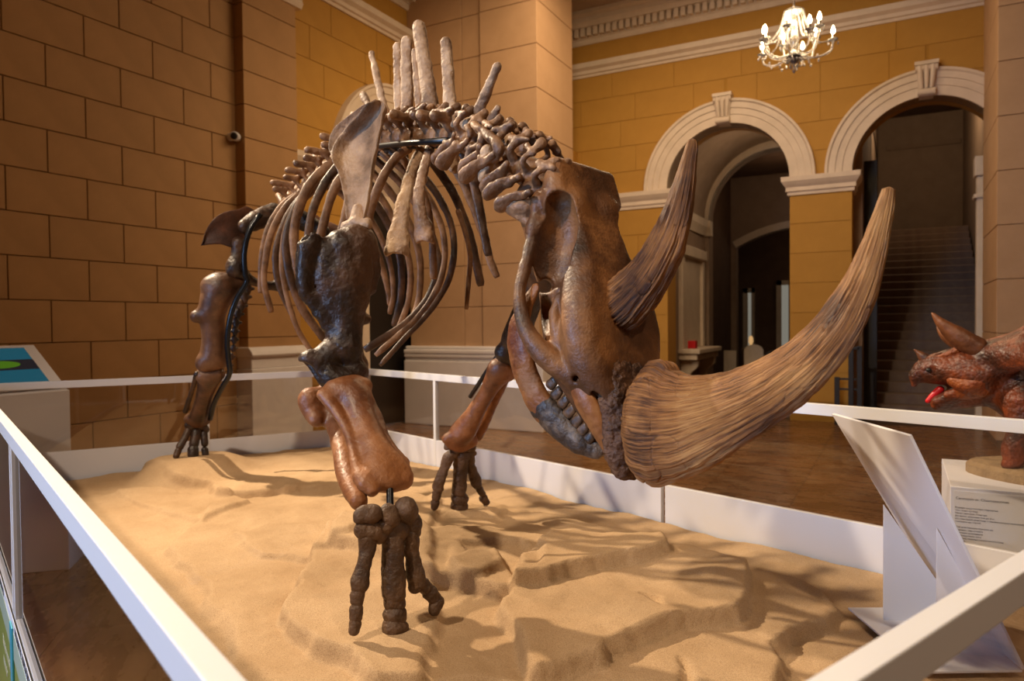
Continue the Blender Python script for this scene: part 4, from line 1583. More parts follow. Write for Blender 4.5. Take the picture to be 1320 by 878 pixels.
D_ = 'bone_rib_dark'
RIBS = [
    # right side, rear to front
    ([(394, 246), (366, 264), (346, 296), (338, 332), (337, 356), (337, 378)], -4.05, -4.05, 7, 7, 'bone_rib'),
    ([(400, 242), (371, 264), (350, 300), (342, 338), (341, 368), (350, 403)], -3.95, -3.95, 7, 6, 'bone_rib'),
    ([(404, 238), (378, 268), (360, 304), (355, 342), (362, 374), (378, 408)], -3.85, -3.85, 7, 6, D_),
    ([(408, 236), (385, 262), (369, 296), (364, 338), (369, 378), (384, 425), (408, 462)], -3.75, -3.75, 7, 5, 'bone_rib'),
    ([(414, 230), (390, 256), (374, 286), (369, 322), (375, 360), (391, 400), (420, 440)], -3.62, -3.62, 9, 8, D_),
    ([(434, 207), (408, 228), (390, 256), (380, 292), (381, 332), (391, 366), (412, 402), (428, 432)], -3.42, -3.42, 10, 8, 'bone_rib'),
    ([(446, 206), (426, 226), (408, 258), (398, 296), (398, 345), (410, 392), (424, 425)], -3.3, -3.3, 9, 7, D_),
    ([(452, 215), (432, 243), (418, 284), (410, 330), (414, 380), (426, 420)], -3.18, -3.18, 10, 7, 'bone_rib'),
    ([(470, 205), (454, 244), (444, 282), (438, 312), (440, 350)], -3.05, -3.05, 9, 8, 'bone_rib'),
    ([(530, 190), (512, 202), (494, 228), (482, 258), (475, 288), (473, 330)], -2.62, -2.70, 9, 9, 'bone_rib'),
    # inside of the far ribs
    ([(420, 232), (452, 262), (474, 296), (490, 336), (500, 372), (503, 394)], -3.6, -3.6, 7, 6, 'bone_rib'),
    ([(430, 226), (462, 262), (488, 300), (503, 342), (507, 378), (502, 405)], -3.5, -3.5, 7, 5, 'bone_rib'),
    ([(444, 216), (478, 254), (504, 296), (517, 340), (516, 386), (508, 421)], -3.38, -3.38, 9, 7, D_),
    ([(452, 212), (488, 250), (514, 296), (528, 340), (527, 386), (511, 430)], -3.28, -3.28, 8, 6, 'bone_rib'),
    ([(464, 206), (502, 246), (528, 289), (541, 334), (540, 385), (530, 418)], -3.15, -3.15, 8, 7, 'bone_rib'),
    ([(478, 200), (520, 240), (548, 284), (561, 318), (565, 344), (552, 384), (521, 419), (470, 451)], -3.0, -2.95, 8, 8, D_),
    ([(490, 196), (530, 228), (556, 262), (571, 300), (573, 338), (563, 373), (537, 411), (484, 458)], -2.86, -2.8, 8, 6, 'bone_rib'),
    ([(502, 194), (540, 222), (568, 258), (583, 296), (585, 330), (576, 366), (551, 405), (522, 436), (490, 471)], -2.74, -2.66, 9, 5, D_),
    ([(514, 196), (546, 250), (556, 300), (558, 330), (559, 360)], -2.66, -2.7, 8, 8, 'bone_rib'),
    ([(540, 192), (562, 216), (584, 248), (602, 292), (612, 330), (620, 369)], -2.52, -2.5, 9, 9, D_),
    ([(590, 270), (600, 300), (606, 330), (604, 362), (601, 399)], -2.48, -2.46, 6, 5, 'bone_rib'),
    ([(575, 196), (592, 224), (610, 264), (624, 304), (632, 336), (641, 358)], -2.36, -2.3, 12, 8, 'bone_rib'),
    ([(596, 196), (608, 222), (616, 258), (622, 290), (630, 330)], -2.28, -2.24, 12, 9, D_),
]
for k, a in enumerate(RIBS):
    a = list(a)
    m = 1.35 if k < 10 else 1.35
    rib(*a[:3], a[3] * m, a[4] * m, a[5])
# broad first ribs ending in a rough hollow
for pts, lat, rr, mt in (([(548, 188), (534, 212), (524, 244), (516, 282), (511, 322)], -.10, [7, 7.5, 8.5, 11, 17], 'bone_pale'), ([(556, 186), (550, 206), (542, 238), (541, 268), (548, 308)], .04, [6, 6.5, 7.5, 9, 14], 'bone_vertebra')):
    fb = Bone(.005, .02)
    q = [BS(x, y, -2.42 + .10 * i / 4 + lat * .3) for i, (x, y) in enumerate(pts)]
    fb.chain(q, [pxr(a, r) for a, r in zip(q, rr)], sq=(norm(_Y3 @ np.array([.1, 1, .0])), .6))
    e = q[-1] - UP * pxr(q[-1], 16)
    fb.ball(e + B_F * .0, pxr(q[-1], 11), cut=True, k=.01)
    fb.cap(e, e - UP * .05, pxr(q[-1], 14), pxr(q[-1], 24), cut=True, k=.006)
    fb.build('first_rib', M[mt], rhino, rough=.004, rscale=30)

# steel that carries the skeleton
st_ = MB()
st_.tube([B(480, 189, -.06), B(530, 184, -.06), B(578, 181, -.06)], .011, 8)
st_.build('support_bar', M['steel'], rhino, smooth=True)
MB().tube([B(x, y, .0) for x, y in ((372, 268), (420, 232), (470, 202), (520, 188), (576, 186), (640, 204), (700, 248))], .014, 8).build('support_bar', M['steel'], rhino, smooth=True)


# ---------------------------------------------------------------- shoulder blade
def scap_bulge(U, V):
    ridge = np.exp(-((V - (.60 - .95 * U)) / .055) ** 2) * np.clip(1.05 - 1.15 * U, 0, 1) * np.clip(U * 7 + .15, 0, 1) * .060
    dish = -.040 * np.sin(np.pi * V) * np.sin(np.pi * np.clip(U * 1.1, 0, 1))
    edge = .016 * np.exp(-((V - 1) / .09) ** 2) + .010 * np.exp(-(V / .07) ** 2)
    return ridge + dish + edge


def sc_pt(x, y, lat=0):
    return BS(x, y, float(np.interp(y, [130, 290], [-2.52, -2.38])) + .0032 * (x - 463))


sl_ = [(488, 131, -.19), (470, 140, -.21), (452, 152, -.235), (437, 164, -.26), (428.5, 179, -.285), (428, 195, -.30), (435, 208, -.315), (440, 224, -.33), (445, 246, -.35), (449, 268, -.375), (450, 284, -.39)]
sr_ = [(494, 132, -.17), (500, 140, -.18), (497, 152, -.20), (495, 165, -.215), (493, 178, -.23), (490, 191, -.25), (486, 206, -.27), (483, 222, -.295), (481, 243, -.325), (477, 266, -.36), (474, 284, -.385)]
shoulder = plate('shoulder_blade', [sc_pt(*p) for p in sl_], [sc_pt(*p) for p in sr_], .020, M['bone_blade'], rhino, scap_bulge, 80, 60, n_hint=-B_N + B_F * .3, rough=.003)
sb = Bone(.005, .02)
q = [sc_pt(462, 272), sc_pt(462, 286)]
sb.chain(q, [pxr(q[0], 9), pxr(q[1], 12)])
sb.cap(sc_pt(446, 293), sc_pt(472, 289), pxr(q[1], 8), pxr(q[1], 9))
o = sb.build('shoulder_joint', M['bone_pale'], None, rough=.004, rscale=40)
sub(o, shoulder)


# ---------------------------------------------------------------- legs


def limb(name, parts, mat, ys, h=.005, k=.03, rough=.0018, rscale=24, cuts=(), f=None):
    """parts: chains of (px, py, radius px[, sideways shift]); ys maps picture height to the place along the body"""
    b_ = Bone(h, k)
    f = f or (lambda p: p)

    def pts(ch):
        return [f(BS(c[0], c[1], float(np.interp(c[1], *ys))) + B_N * (c[3] if len(c) > 3 else 0)) for c in ch]

    for ch in parts:
        q = pts(ch)
        b_.chain(q, [pxr(BS(c[0], c[1], float(np.interp(c[1], *ys))), c[2]) for c in ch])
    for ch in cuts:
        q = pts(ch)
        b_.chain(q, [pxr(p, c[2]) for p, c in zip(q, ch)], cut=True, k=.012)
    return b_.build(name, M[mat], rhino, rough, rscale)


# right fore leg (nearest)
FP = on_sand(508, 813)
FL = float((FP - CAM_C) @ B_N - 1.152)
FS = s_of(FP)
YR = ([300, 380, 480, 650, 812], [-2.36, -2.38, -2.36, FS - .06, FS])
YU = ([300, 500, 530, 650], [-2.46, -2.46, -2.45, FS - .10])
limb('humerus', [
    [(413, 305, 14, -.03), (407, 322, 14, -.03), (404, 345, 12, -.03), (401, 372, 11, -.02), (410, 380, 10, -.02)],
    [(440, 318, 22), (458, 308, 18, .02), (466, 326, 12, .03)],
    [(420, 322, 15), (420, 350, 20), (430, 380, 24), (444, 402, 23)],
    [(454, 314, 22, .01), (452, 345, 25, .01), (450, 380, 26, .0)],
    [(440, 325, 22, .0), (442, 360, 29, .0), (445, 385, 28)],
    [(412, 384, 9, -.03), (428, 402, 10, -.04), (440, 425, 10, -.03)],
    [(468, 318, 8, .02), (474, 345, 7, .03), (470, 372, 8, .02)],
    [(446, 395, 24), (445, 425, 21.5), (444, 448, 21)],
    [(442, 445, 21), (422, 462, 16, -.02), (408, 462, 11, -.03)],
    [(444, 448, 21), (450, 464, 17), (456, 478, 16)],
    [(410, 464, 11, -.02), (420, 482, 14), (432, 492, 12)],
    [(426, 486, 16), (444, 488, 15), (460, 480, 15)]], 'bone_black', YR, k=.016, rough=.0024, rscale=48,
    cuts=[[(430, 290, 13, -.04), (432, 308, 10, -.10)], [(426, 322, 8, -.125), (430, 350, 9, -.155), (440, 372, 6, -.16)], [(458, 345, 8, -.115), (456, 375, 8, -.125)], [(437, 470, 8, -.11), (441, 486, 6, -.09)], [(424, 430, 20, -.14), (424, 410, 14, -.12)]])
RAD = [[(430, 502, 12), (452, 498, 16), (468, 498, 12)], [(440, 506, 17), (460, 516, 18)], [(455, 512, 20), (466, 540, 18), (475, 562, 18.5), (484, 588, 21), (488, 608, 21)], [(478, 575, 15), (499, 597, 19), (507, 606, 18)],
       [(478, 618, 13, -.01), (500, 623, 13), (520, 621, 11)], [(514, 604, 12), (522, 614, 10)], [(470, 625, 9), (480, 634, 8)], [(428, 508, 8, -.03), (446, 528, 7, -.035), (462, 556, 6, -.035), (472, 585, 6, -.04), (474, 612, 8, -.03)], [(472, 500, 6, -.02), (486, 535, 6, -.0), (500, 570, 6, .0), (520, 596, 7, .0)]]
limb('radius', RAD, 'bone_red', YR, k=.024, rough=.0012, rscale=34, cuts=[[(480, 648, 13, -.03), (535, 646, 13, -.03)], [(452, 535, 12, -.115), (470, 580, 14, -.12)], [(500, 560, 14, -.07), (512, 590, 8, -.07)]])
limb('ulna', [[(400, 514, 14), (401, 528, 12), (408, 540, 11)], [(402, 518, 15), (420, 526, 16), (434, 540, 15)], [(430, 532, 14), (437, 560, 13), (442, 585, 13), (447, 610, 14), (455, 632, 14), (462, 646, 12)], [(418, 505, 10), (436, 502, 9)]],
     'bone_red', YU, k=.022, rough=.0016, rscale=34)
for x, y, rx, ry, tilt in ((474, 664, 17, 12, .05), (476, 684, 18, 12, -.1), (502, 667, 14, 15, .3), (524, 660, 15, 17, .5), (512, 684, 14, 12, .2), (533, 678, 10, 16, -.1), (495, 678, 11, 11, 0), (488, 690, 9, 9, 0)):
    c = BS(x, y, FS - .03)
    e = norm(BS(x + 1, y, FS - .03) - c)
    ang = tilt + (math.pi / 2 if ry > rx else 0)
    dirv = e * math.cos(ang) + UP * math.sin(ang)
    r, l = pxr(c, min(rx, ry)), pxr(c, abs(rx - ry)) + .004
    cb = Bone(.0035, .012).cap(c - dirv * l, c + dirv * l, r * 1.05, r * 1.12, sq=(norm(np.cross(e, UP)), .8)).ball(c + B_F * .006 + dirv * l * .5, r * .85)
    cb.build('carpal_bone', M['bone_foot'], rhino, rough=.0045, rscale=28)
limb('support_pin', [[(490, 630, 5, .03), (491, 690, 5, .03)]], 'steel', YR, rough=0)


def toes(rows, ys, mat='bone_foot', sq=.8):
    for nm, ch in rows:
        q = [BS(x, y, float(np.interp(y, *ys))) for x, y, r in ch]
        b_ = Bone(.004, .010).chain(q, [pxr(p, c[2] * 1.1) for p, c in zip(q, ch)], sq=(norm(_Y3 @ np.array([.1, 1, 0])), sq))
        b_.build(nm, M[mat], rhino, rough=.003, rscale=40)


toes([('metacarpal', [(474, 693, 12), (473, 712, 10), (467, 736, 9.5), (464, 750, 11.5), (461, 757, 9)]),
      ('metacarpal', [(505, 694, 13), (506, 718, 13.5), (507, 745, 14.5), (508, 766, 14)]),
      ('metacarpal', [(529, 690, 10), (531, 715, 9), (535, 738, 11), (537, 750, 11), (535, 756, 9)]),
      ('phalanx', [(461, 764, 8.5), (460, 775, 8)]), ('phalanx', [(459, 786, 8.5), (459, 796, 8)]), ('phalanx', [(458, 804, 8), (456, 811, 7)]),
      ('phalanx', [(507, 776, 12), (510, 777, 12)]), ('phalanx', [(508, 793, 13), (511, 794, 13)]), ('phalanx', [(507, 809, 14), (512, 810, 13)]),
      ('phalanx', [(543, 752, 8.5), (549, 758, 8.5)]), ('phalanx', [(554, 764, 9), (559, 770, 8.5)]), ('phalanx', [(563, 777, 8.5), (560, 786, 7)])], ([690, 812], [FS - .03, FS]), sq=.85)

# left fore leg, farther off
FQ = on_sand(592, 656)
FS2 = s_of(FQ)
YL = ([320, 460, 575, 656], [-2.26, -2.62, FS2 + .10, FS2])
limb('humerus', [[(722, 320, 24), (700, 352, 20), (680, 395, 17), (664, 436, 18)], [(650, 455, 13), (668, 462, 13)], [(715, 335, 20, -.06), (705, 350, 14, -.05)]], 'bone_black', YL, h=.007)
limb('radius', [[(645, 474, 14), (655, 480, 11)], [(643, 480, 15), (629, 505, 11), (615, 528, 11.5), (603, 548, 15), (595, 558, 16)], [(576, 566, 7), (590, 572, 11), (606, 568, 10)]], 'bone_red', YL, h=.006)
limb('ulna', [[(652, 470, 12), (648, 490, 8), (636, 520, 6), (624, 548, 6), (616, 562, 7)]], 'bone_red', (YL[0], [v - .05 for v in YL[1]]), h=.006)
MB().tube([BS(x, y, float(np.interp(y, *YL)) - .05) for x, y in ((668, 436), (646, 452), (628, 478), (606, 512))], .010, 8).build('support_bar', M['steel'], rhino, smooth=True)
for x, y, r in ((580, 575, 6), (592, 577, 8), (605, 576, 7), (584, 586, 6), (596, 588, 8), (607, 585, 5)):
    c = BS(x, y, float(np.interp(y, *YL)))
    Bone(.005, .01).cap(c - B_N * .01, c + B_N * .01, pxr(c, r), pxr(c, r)).build('carpal_bone', M['bone_foot'], rhino, rough=.004, rscale=40)
toes([('metacarpal', [(578, 590, 7), (573, 604, 6), (567, 620, 6.5), (565, 628, 7)]), ('metacarpal', [(594, 592, 9), (593, 612, 8.5), (592, 632, 9)]), ('metacarpal', [(606, 590, 6), (608, 604, 5.5), (613, 619, 7), (615, 624, 6)]),
      ('phalanx', [(564, 634, 5.5), (562, 641, 5)]), ('phalanx', [(561, 648, 5), (560, 654, 4.5)]), ('phalanx', [(591, 642, 9), (594, 643, 9)]), ('phalanx', [(591, 652, 9), (594, 653, 9)]),
      ('phalanx', [(618, 630, 4.5), (621, 636, 4.5)]), ('phalanx', [(623, 642, 5), (626, 647, 4.5)])], YL)

# hips and hind legs
FH = HIND_FOOT
FS3 = s_of(FH)
YH = ([280, 350, 480, 545, 588], [-4.50, -4.52, -4.62, FS3 - .06, FS3])
hp = lambda x, y, ds=0.0: BS(x, y, -4.50 + ds)


def hip_bulge(U, V):
    return -.035 * np.sin(np.pi * U) + .02 * np.sin(np.pi * V)


il_l = [(260, 315, -.02), (265, 298, -.04), (274, 285, -.06), (287, 277, -.08), (304, 273, -.10), (316, 268, -.12), (333, 275, -.12)]
il_r = [(261, 316, -.02), (271, 316, -.02), (284, 317, -.02), (295, 321, -.02), (303, 322, -.03), (312, 318, -.05), (322, 300, -.08)]
mirB = lambda p: p - 2 * ((p - B_P0) @ B_N) * B_N
pel = Bone(.007, .03)
q = [hp(308, 314), hp(306, 330), hp(304, 346)]
q2 = [hp(304, 346), hp(325, 362, -.05), hp(350, 368, -.10), B_P0 + ((hp(372, 366, -.1) - B_P0) - ((hp(372, 366, -.1) - B_P0) @ B_N) * B_N)]
q3 = [hp(316, 292), hp(335, 282, -.05), hp(352, 276, -.1)]
for q_, r_ in ((q, (9, 8, 13)), (q2, (10, 6, 6, 9)), (q3, (9, 13, 14))):
    pel.chain(q_, [pxr(p, r) for p, r in zip(q_, r_)])
    pel.chain([mirB(p) for p in q_], [pxr(p, r) for p, r in zip(q_, r_)])
hip = pel.build('pelvis', M['bone_black'], rhino, rough=.004)
for mir in (False, True):
    f = mirB if mir else (lambda p: p)
    o = plate('hip_blade', [f(hp(*p)) for p in il_l], [f(hp(*p)) for p in il_r], .03, M['bone_hip'], rhino, hip_bulge, 40, 20)
    sub(o, hip)
HIND = [('femur', [[(304, 366, 12), (285, 366, 13), (270, 368, 11)], [(284, 372, 21), (276, 392, 18), (274, 415, 15), (276, 440, 15), (274, 460, 16)], [(266, 404, 12), (253, 408, 8)], [(264, 468, 12), (284, 464, 12)]], 'bone_hind', .026),
        ('tibia', [[(262, 484, 10), (280, 482, 10)], [(270, 486, 14), (264, 508, 10.5), (258, 530, 11), (254, 540, 12)], [(243, 540, 6), (264, 542, 7)]], 'bone_hind', .02),
        ('fibula', [[(254, 482, 4), (247, 505, 3), (239, 530, 3.5)]], 'bone_black', .015),
        ('tarsal_bone', [[(244, 548, 6), (247, 550, 6)]], 'bone_black', .01), ('tarsal_bone', [[(256, 549, 7), (259, 549, 7)]], 'bone_black', .01), ('tarsal_bone', [[(264, 552, 5), (265, 554, 5)]], 'bone_black', .01),
        ('metatarsal', [[(243, 555, 5), (237, 567, 4.5), (232, 576, 5)]], 'bone_black', .01), ('phalanx', [[(230, 581, 4.5), (227, 588, 4)]], 'bone_black', .01),
        ('metatarsal', [[(253, 557, 6), (250, 573, 6)]], 'bone_black', .01), ('phalanx', [[(249, 580, 7), (249, 586, 7)]], 'bone_black', .01),
        ('metatarsal', [[(263, 558, 4.5), (264, 572, 4.5)]], 'bone_black', .01), ('phalanx', [[(264, 580, 4.5), (265, 586, 4.5)]], 'bone_black', .01)]
for mir in (False, True):
    f = (lambda p: mirB(p) + (B_F * .27 - UP * .085) * float(np.clip((1.9 - p[2]) / 1.2, 0, 1))) if mir else (lambda p: p)
    for nm, ch_, mt, kk in HIND:
        limb(nm, ch_, mt, YH, h=.0065, k=kk, rough=.0012, rscale=22, f=f)
MB().tube(spline([BS(x, y, float(np.interp(y, *YH)) + .09) for x, y in ((336, 276), (322, 297), (315, 325), (316, 352), (318, 364), (306, 384), (297, 408), (293, 440), (295, 466), (296, 482), (286, 500), (276, 520), (271, 540))], 40), .016, 10).build('support_bar', plain('blue_black_steel', (.012, .014, .018), .25, .4), rhino, smooth=True)

# ---------------------------------------------------------------- horned dinosaur model on its plinth
NY = np.array([0, 1.0, 0])
pc = on_plane(1225, 627, (0, 0, .9), _NZ)
PX0, PY0 = pc[0], pc[1]
plinth = empty('display_plinth', (PX0 + .6, PY0 + .32, 0), 'white plinth with printed text panel under the horned dinosaur model', 'plinth')
MB().box(PX0, PX0 + 1.3, PY0, PY0 + .64, 0, .9).build('plinth_body', M['white_board'], plinth, bevel=.003)
MB().box(PX0 + .012, PX0 + .80, PY0 - .002, PY0, .665, .885).build('text_sheet', plain('paper', (.72, .70, .68), .6), plinth)
body_lines = ['Родина: цератопсиди, підродина', 'Час: пізня крейда', 'Місце знахідки: Північна', 'Америка, довжина тіла до 8 м,', 'рослиноїдний динозавр з трьома рогами та великим', 'комірцем на черепі', None,
              'Жив невеликими групами на', 'рівнинах, харчувався', 'низькими рослинами', 'та папоротями, вага', 'дорослої тварини сягала шести тонн', 'і більше']
tl = [(PX0 + .018, .853, .0135, 'Ceratopsia av. Chasmosaurinae')] + [(PX0 + .016, .818 - .0108 * k, .0088, s) for k, s in enumerate(body_lines) if s]
for x, z, sz, s in tl:
    text_obj('lettering', s, sz, (x, PY0 - .0022, z), (1, 0, 0), (0, 0, 1), ink, plinth)['kind'] = 'stuff'

YC = PY0 + .33


def T_(x, y, lat=0.0):
    return on_plane(x, y, (0, YC + lat, 0), NY)


def skin(name, c1, c2, c3):
    m = noise_mat(name, c1, c2, 9, .5, 0, 1, 6, c3, .4, .1, None, .36, .62)
    nt = m.node_tree
    b = nt.nodes['Principled BSDF']
    tc = N(nt, 'ShaderNodeTexCoord')
    vo = N(nt, 'ShaderNodeTexVoronoi')
    vo.inputs['Scale'].default_value = 75
    nt.links.new(tc.outputs['Object'], vo.inputs['Vector'])
    bp = N(nt, 'ShaderNodeBump')
    bp.inputs['Strength'].default_value = .6
    bp.inputs['Distance'].default_value = .006
    bp.invert = True
    nt.links.new(vo.outputs['Distance'], bp.inputs['Height'])
    nt.links.new(bp.outputs[0], b.inputs['Normal'])
    return m


M['dino'] = skin('dinosaur_skin', (.030, .010, .005), (.20, .040, .009), (.095, .022, .007))
M['dino_light'] = skin('dinosaur_cheek', (.10, .022, .006), (.30, .085, .018), (.20, .042, .010))
M['dino_horn'] = noise_mat('dinosaur_horn', (.05, .016, .008), (.25, .085, .028), 8, .45, .3, 60)
dino = empty('horned_dinosaur_model', (*T_(1330, 600)[:2], .9), 'red brown horned dinosaur model with open mouth on a sandy base', 'dinosaur model')
db = Bone(.007, .03)


def dch(rows, bone=None, mirror=True, **kw):
    bone = bone or db
    for s in ((1, -1) if mirror and any(abs(r[3]) > 0 for r in rows) else (1,)):
        q = [T_(r[0], r[1], -s * r[3]) for r in rows]
        bone.chain(q, [pxr(p, r[2]) for p, r in zip(q, rows)], **kw)


# snout, skull, cheeks, frill, neck and trunk
dch([(1190, 479, 13, 0), (1204, 476, 19, 0), (1226, 474, 24, 0), (1252, 472, 28, 0), (1278, 472, 28, 0)])
dch([(1180, 486, 7, 0), (1178, 496, 4, 0)])
dch([(1222, 478, 14, .05), (1250, 482, 18, .075), (1268, 484, 16, .09)])
dch([(1244, 466, 10, .075), (1258, 466, 9, .08)])
for k in range(9):                       # frill: ribs of a fan, flattened
    a = math.radians(8 + k * 19)
    up, la = math.sin(a), math.cos(a)
    e = T_(1330 + 10 * up, 472 - 54 * up, -.28 * la)
    db.cap(T_(1276, 468, -.06 * la), e, .06, .025, sq=(np.array([.8, 0, .6]), .45))
    db.ball(e, .028)
dch([(1285, 490, 26, 0), (1320, 505, 40, 0), (1370, 512, 52, 0), (1440, 512, 54, 0), (1500, 515, 40, 0), (1560, 535, 20, 0), (1640, 560, 6, 0)])
dch([(1208, 521, 8, 0), (1228, 514, 13, 0), (1252, 507, 18, 0), (1278, 502, 21, 0)])
dch([(1210, 517, 6, .03), (1240, 506, 9, .06), (1270, 496, 12, .08)])
dch([(1318, 520, 24, .10), (1318, 556, 17, .12), (1306, 578, 13, .12), (1308, 594, 12, .12), (1298, 599, 7, .12)])
dch([(1480, 525, 34, .12), (1462, 560, 20, .13), (1480, 584, 13, .13), (1474, 595, 13, .13)])
dch([(1194, 477, 4.5, .066), (1202, 477, 4.0, .07)], cut=True, k=.006)
body = db.build('dinosaur_body', M['dino'], dino, rough=.003, rscale=30)
for nm, rows, r_, mt in (('nose_horn', [(1198, 466, 8, 0), (1190, 460, 6, 0), (1179, 451, 1.6, 0)], 1, 'dino_horn'),
                         ('brow_horn', [(1258, 448, 14, .07), (1238, 436, 13, .075), (1217, 420, 8, .08), (1202, 404, 1.5, .085)], 1, 'dino_horn'),
                         ('brow_horn', [(1256, 450, 13, -.07), (1240, 443, 12, -.075), (1220, 433, 7.5, -.08), (1208, 422, 1.5, -.085)], 1, 'dino_horn'),
                         ('brow_ridge', [(1236, 452, 6, .05), (1222, 457, 4.5, .05), (1207, 460, 1.5, .04)], 1, 'dino_light')):
    b_ = Bone(.005, .01)
    dch(rows, b_, mirror=False)
    o = b_.build(nm, M[mt], dino, rough=.002)
ck = Bone(.006, .02)
dch([(1230, 490, 9, .078), (1250, 496, 13, .095), (1264, 492, 10, .105)], ck)
dch([(1222, 509, 6, .055), (1246, 507, 8, .07), (1268, 503, 8, .09)], ck)
ck.build('cheek', M['dino_light'], dino, rough=.002)
tg = Bone(.004, .01)
dch([(1196, 517, 3.2, 0), (1204, 509, 4.5, 0), (1212, 502, 5, 0)], tg)
tg.build('tongue', plain('tongue_red', (.62, .012, .016), .35), dino)
for s in (1, -1):
    MB().lathe([(.0, -.012), (.009, -.008), (.012, 0), (.009, .008), (0, .012)], T_(1249, 473, -.096 * s), 12).build('eye', M['black'], dino, smooth=True)
    ns_ = MB().lathe([(.0, -.010), (.009, -.006), (.012, 0), (.009, .006), (0, .010)], T_(1197, 477, -.064 * s), 12).build('nostril', M['black'], dino, smooth=True)
bd = MB()
bl_ = on_plane(1239, 604, (0, 0, .93), _NZ)
bc = np.array([bl_[0] + .62, 0, 0])
ring = lambda k: [np.array([bc[0] + (.59 * k) * math.cos(t) * (1 + .05 * math.sin(3 * t)), YC + .29 * k * math.sin(t), 0]) for t in np.linspace(0, 2 * math.pi, 49)[:-1]]
rr = [(1.0, .9), (1.0, .935), (.97, .95), (.9, .957), (.5, .962)]
v = [q + np.array([0, 0, z]) for k, z in rr for q in ring(k)]
f = [(i * 48 + j, i * 48 + (j + 1) % 48, (i + 1) * 48 + (j + 1) % 48, (i + 1) * 48 + j) for i in range(4) for j in range(48)] + [tuple(range(48))[::-1], tuple(4 * 48 + j for j in range(48))]
bd.add(v, f).build('sandy_base', noise_mat('model_ground', (.22, .14, .07), (.34, .23, .12), 20, .9, .6, 90), dino, smooth=False)

# ---------------------------------------------------------------- touch screen kiosk at the left
kd, kn = np.array([0, 1.0]), np.array([1.0, 0])
ko = P(92, 582, 5.0)[:2]
kd3, kn3 = np.array([*kd, 0]), np.array([*-kn, 0])       # kn3 points away from the sand
kiosk = empty('touchscreen_kiosk', (*(ko - kd * .55 - kn * .3), 0), 'white kiosk with slanted teal touch screen by the left wall', 'kiosk')
kz = lambda a, w, z: np.array([*(ko + kd * a - kn * w), z])
hz = P(92, 502, 5.0)[2]
MB().prism([kz(0, 0, 0), kz(0, 0, hz), kz(0, .02, hz), kz(0, .36, hz + .20), kz(0, .42, hz + .20), kz(0, .42, 0)], -kd3 * 1.1).build('kiosk_body', M['white_board'], kiosk, bevel=.006)
sx = kz(0, 0, 0)
A0, A1 = on_plane(80, 494, kz(0, .02, 0), kn3), None
pz0, pz1 = hz + .015, hz + .285
fr0 = lambda a, t, up=0.0: kz(a, .03 + .36 * t, pz0 + (pz1 - pz0) * t) + norm(np.array([*(kn * .27), 0]) + np.array([0, 0, .36])) * up
MB().prism([fr0(-.03, 0), fr0(-1.07, 0), fr0(-1.07, 1), fr0(-.03, 1)], fr0(0, 0, .03) - fr0(0, 0)).build('screen_frame', M['white_board'], kiosk, bevel=.004)


def on_screen(name, a0, a1, t0, t1, mat, up=.0315, th=.002):
    return MB().prism([fr0(a0, t0, up - th), fr0(a1, t0, up - th), fr0(a1, t1, up - th), fr0(a0, t1, up - th)], fr0(0, 0, th) - fr0(0, 0)).build(name, mat, kiosk)


lit = lambda n, c: plain(n, (.01, .01, .01), .2, emit=c, strength=.32)
on_screen('screen', -.11, -1.0, .07, .93, lit('screen_teal', (.02, .22, .32)))
on_screen('screen_picture', -.11, -1.0, .40, .64, lit('screen_dark', (.03, .03, .04)), .0325, .001)
on_screen('screen_picture', -.40, -.95, .44, .60, lit('screen_brown', (.16, .08, .03)), .0335, .001)
cc_ = MB()
ce = [fr0(-.34 + .13 * math.cos(t), .53 + .085 * math.sin(t), .0335) for t in np.linspace(0, 2 * math.pi, 21)[:-1]]
cc_.prism(ce, fr0(0, 0, .001) - fr0(0, 0)).build('screen_picture', lit('screen_green', (.16, .40, .02)), kiosk)

# ---------------------------------------------------------------- security camera
sc_ = on_plane(296, 177, (-6.75, 0, 0), np.array([1., 0, 0]))
cctv = empty('security_camera', sc_, 'small white security camera with black lens on the left wall', 'camera')
dv = norm(np.array([.55, -.83, -.10]))
MB().tube([sc_, sc_ + np.array([.05, 0, 0])], [.045, .045], 16).build('mount', M['white_metal'], cctv, smooth=False)
c0 = sc_ + np.array([.075, .02, 0])
MB().tube([c0 - dv * .05, c0 - dv * .04, c0 + dv * .055, c0 + dv * .065], [.035, .05, .055, .048], 20).build('housing', M['white_metal'], cctv, smooth=True)
MB().tube([c0 + dv * .0655, c0 + dv * .073], [.040, .034], 20).build('lens', M['black'], cctv, smooth=True)

# ---------------------------------------------------------------- chandelier
CH = np.array([-1.03, 8.6, 0])
ch = empty('chandelier', (*CH[:2], 4.29), 'crystal chandelier with lit candle bulbs hanging by the arches', 'chandelier')
M['crystal'] = plain('crystal', (.86, .84, .82), .06, spec=1.0)
M['crystal'].node_tree.nodes['Principled BSDF'].inputs['Transmission Weight'].default_value = .75
M['crystal'].node_tree.nodes['Principled BSDF'].inputs['IOR'].default_value = 1.5
M['bulb'] = plain('bulb_glow', (1, .9, .7), .3, emit=(1.0, .80, .52), strength=26)
M['chrome'] = plain('chrome', (.8, .76, .7), .15, .9)
at_ = lambda r, a, z: CH + np.array([r * math.cos(a), r * math.sin(a), z])
MB().tube([at_(0, 0, 5.02), at_(0, 0, 6.97)], .012, 8).build('hanging_rod', M['chrome'], ch)
MB().lathe([(.012, 4.40), (.05, 4.43), (.07, 4.48), (.05, 4.53), (.03, 4.56), (.045, 4.62), (.06, 4.66), (.03, 4.72), (.02, 4.85), (.035, 4.9), (.02, 4.95), (.02, 5.0)], CH, 16).build('stem', M['crystal'], ch, smooth=True)
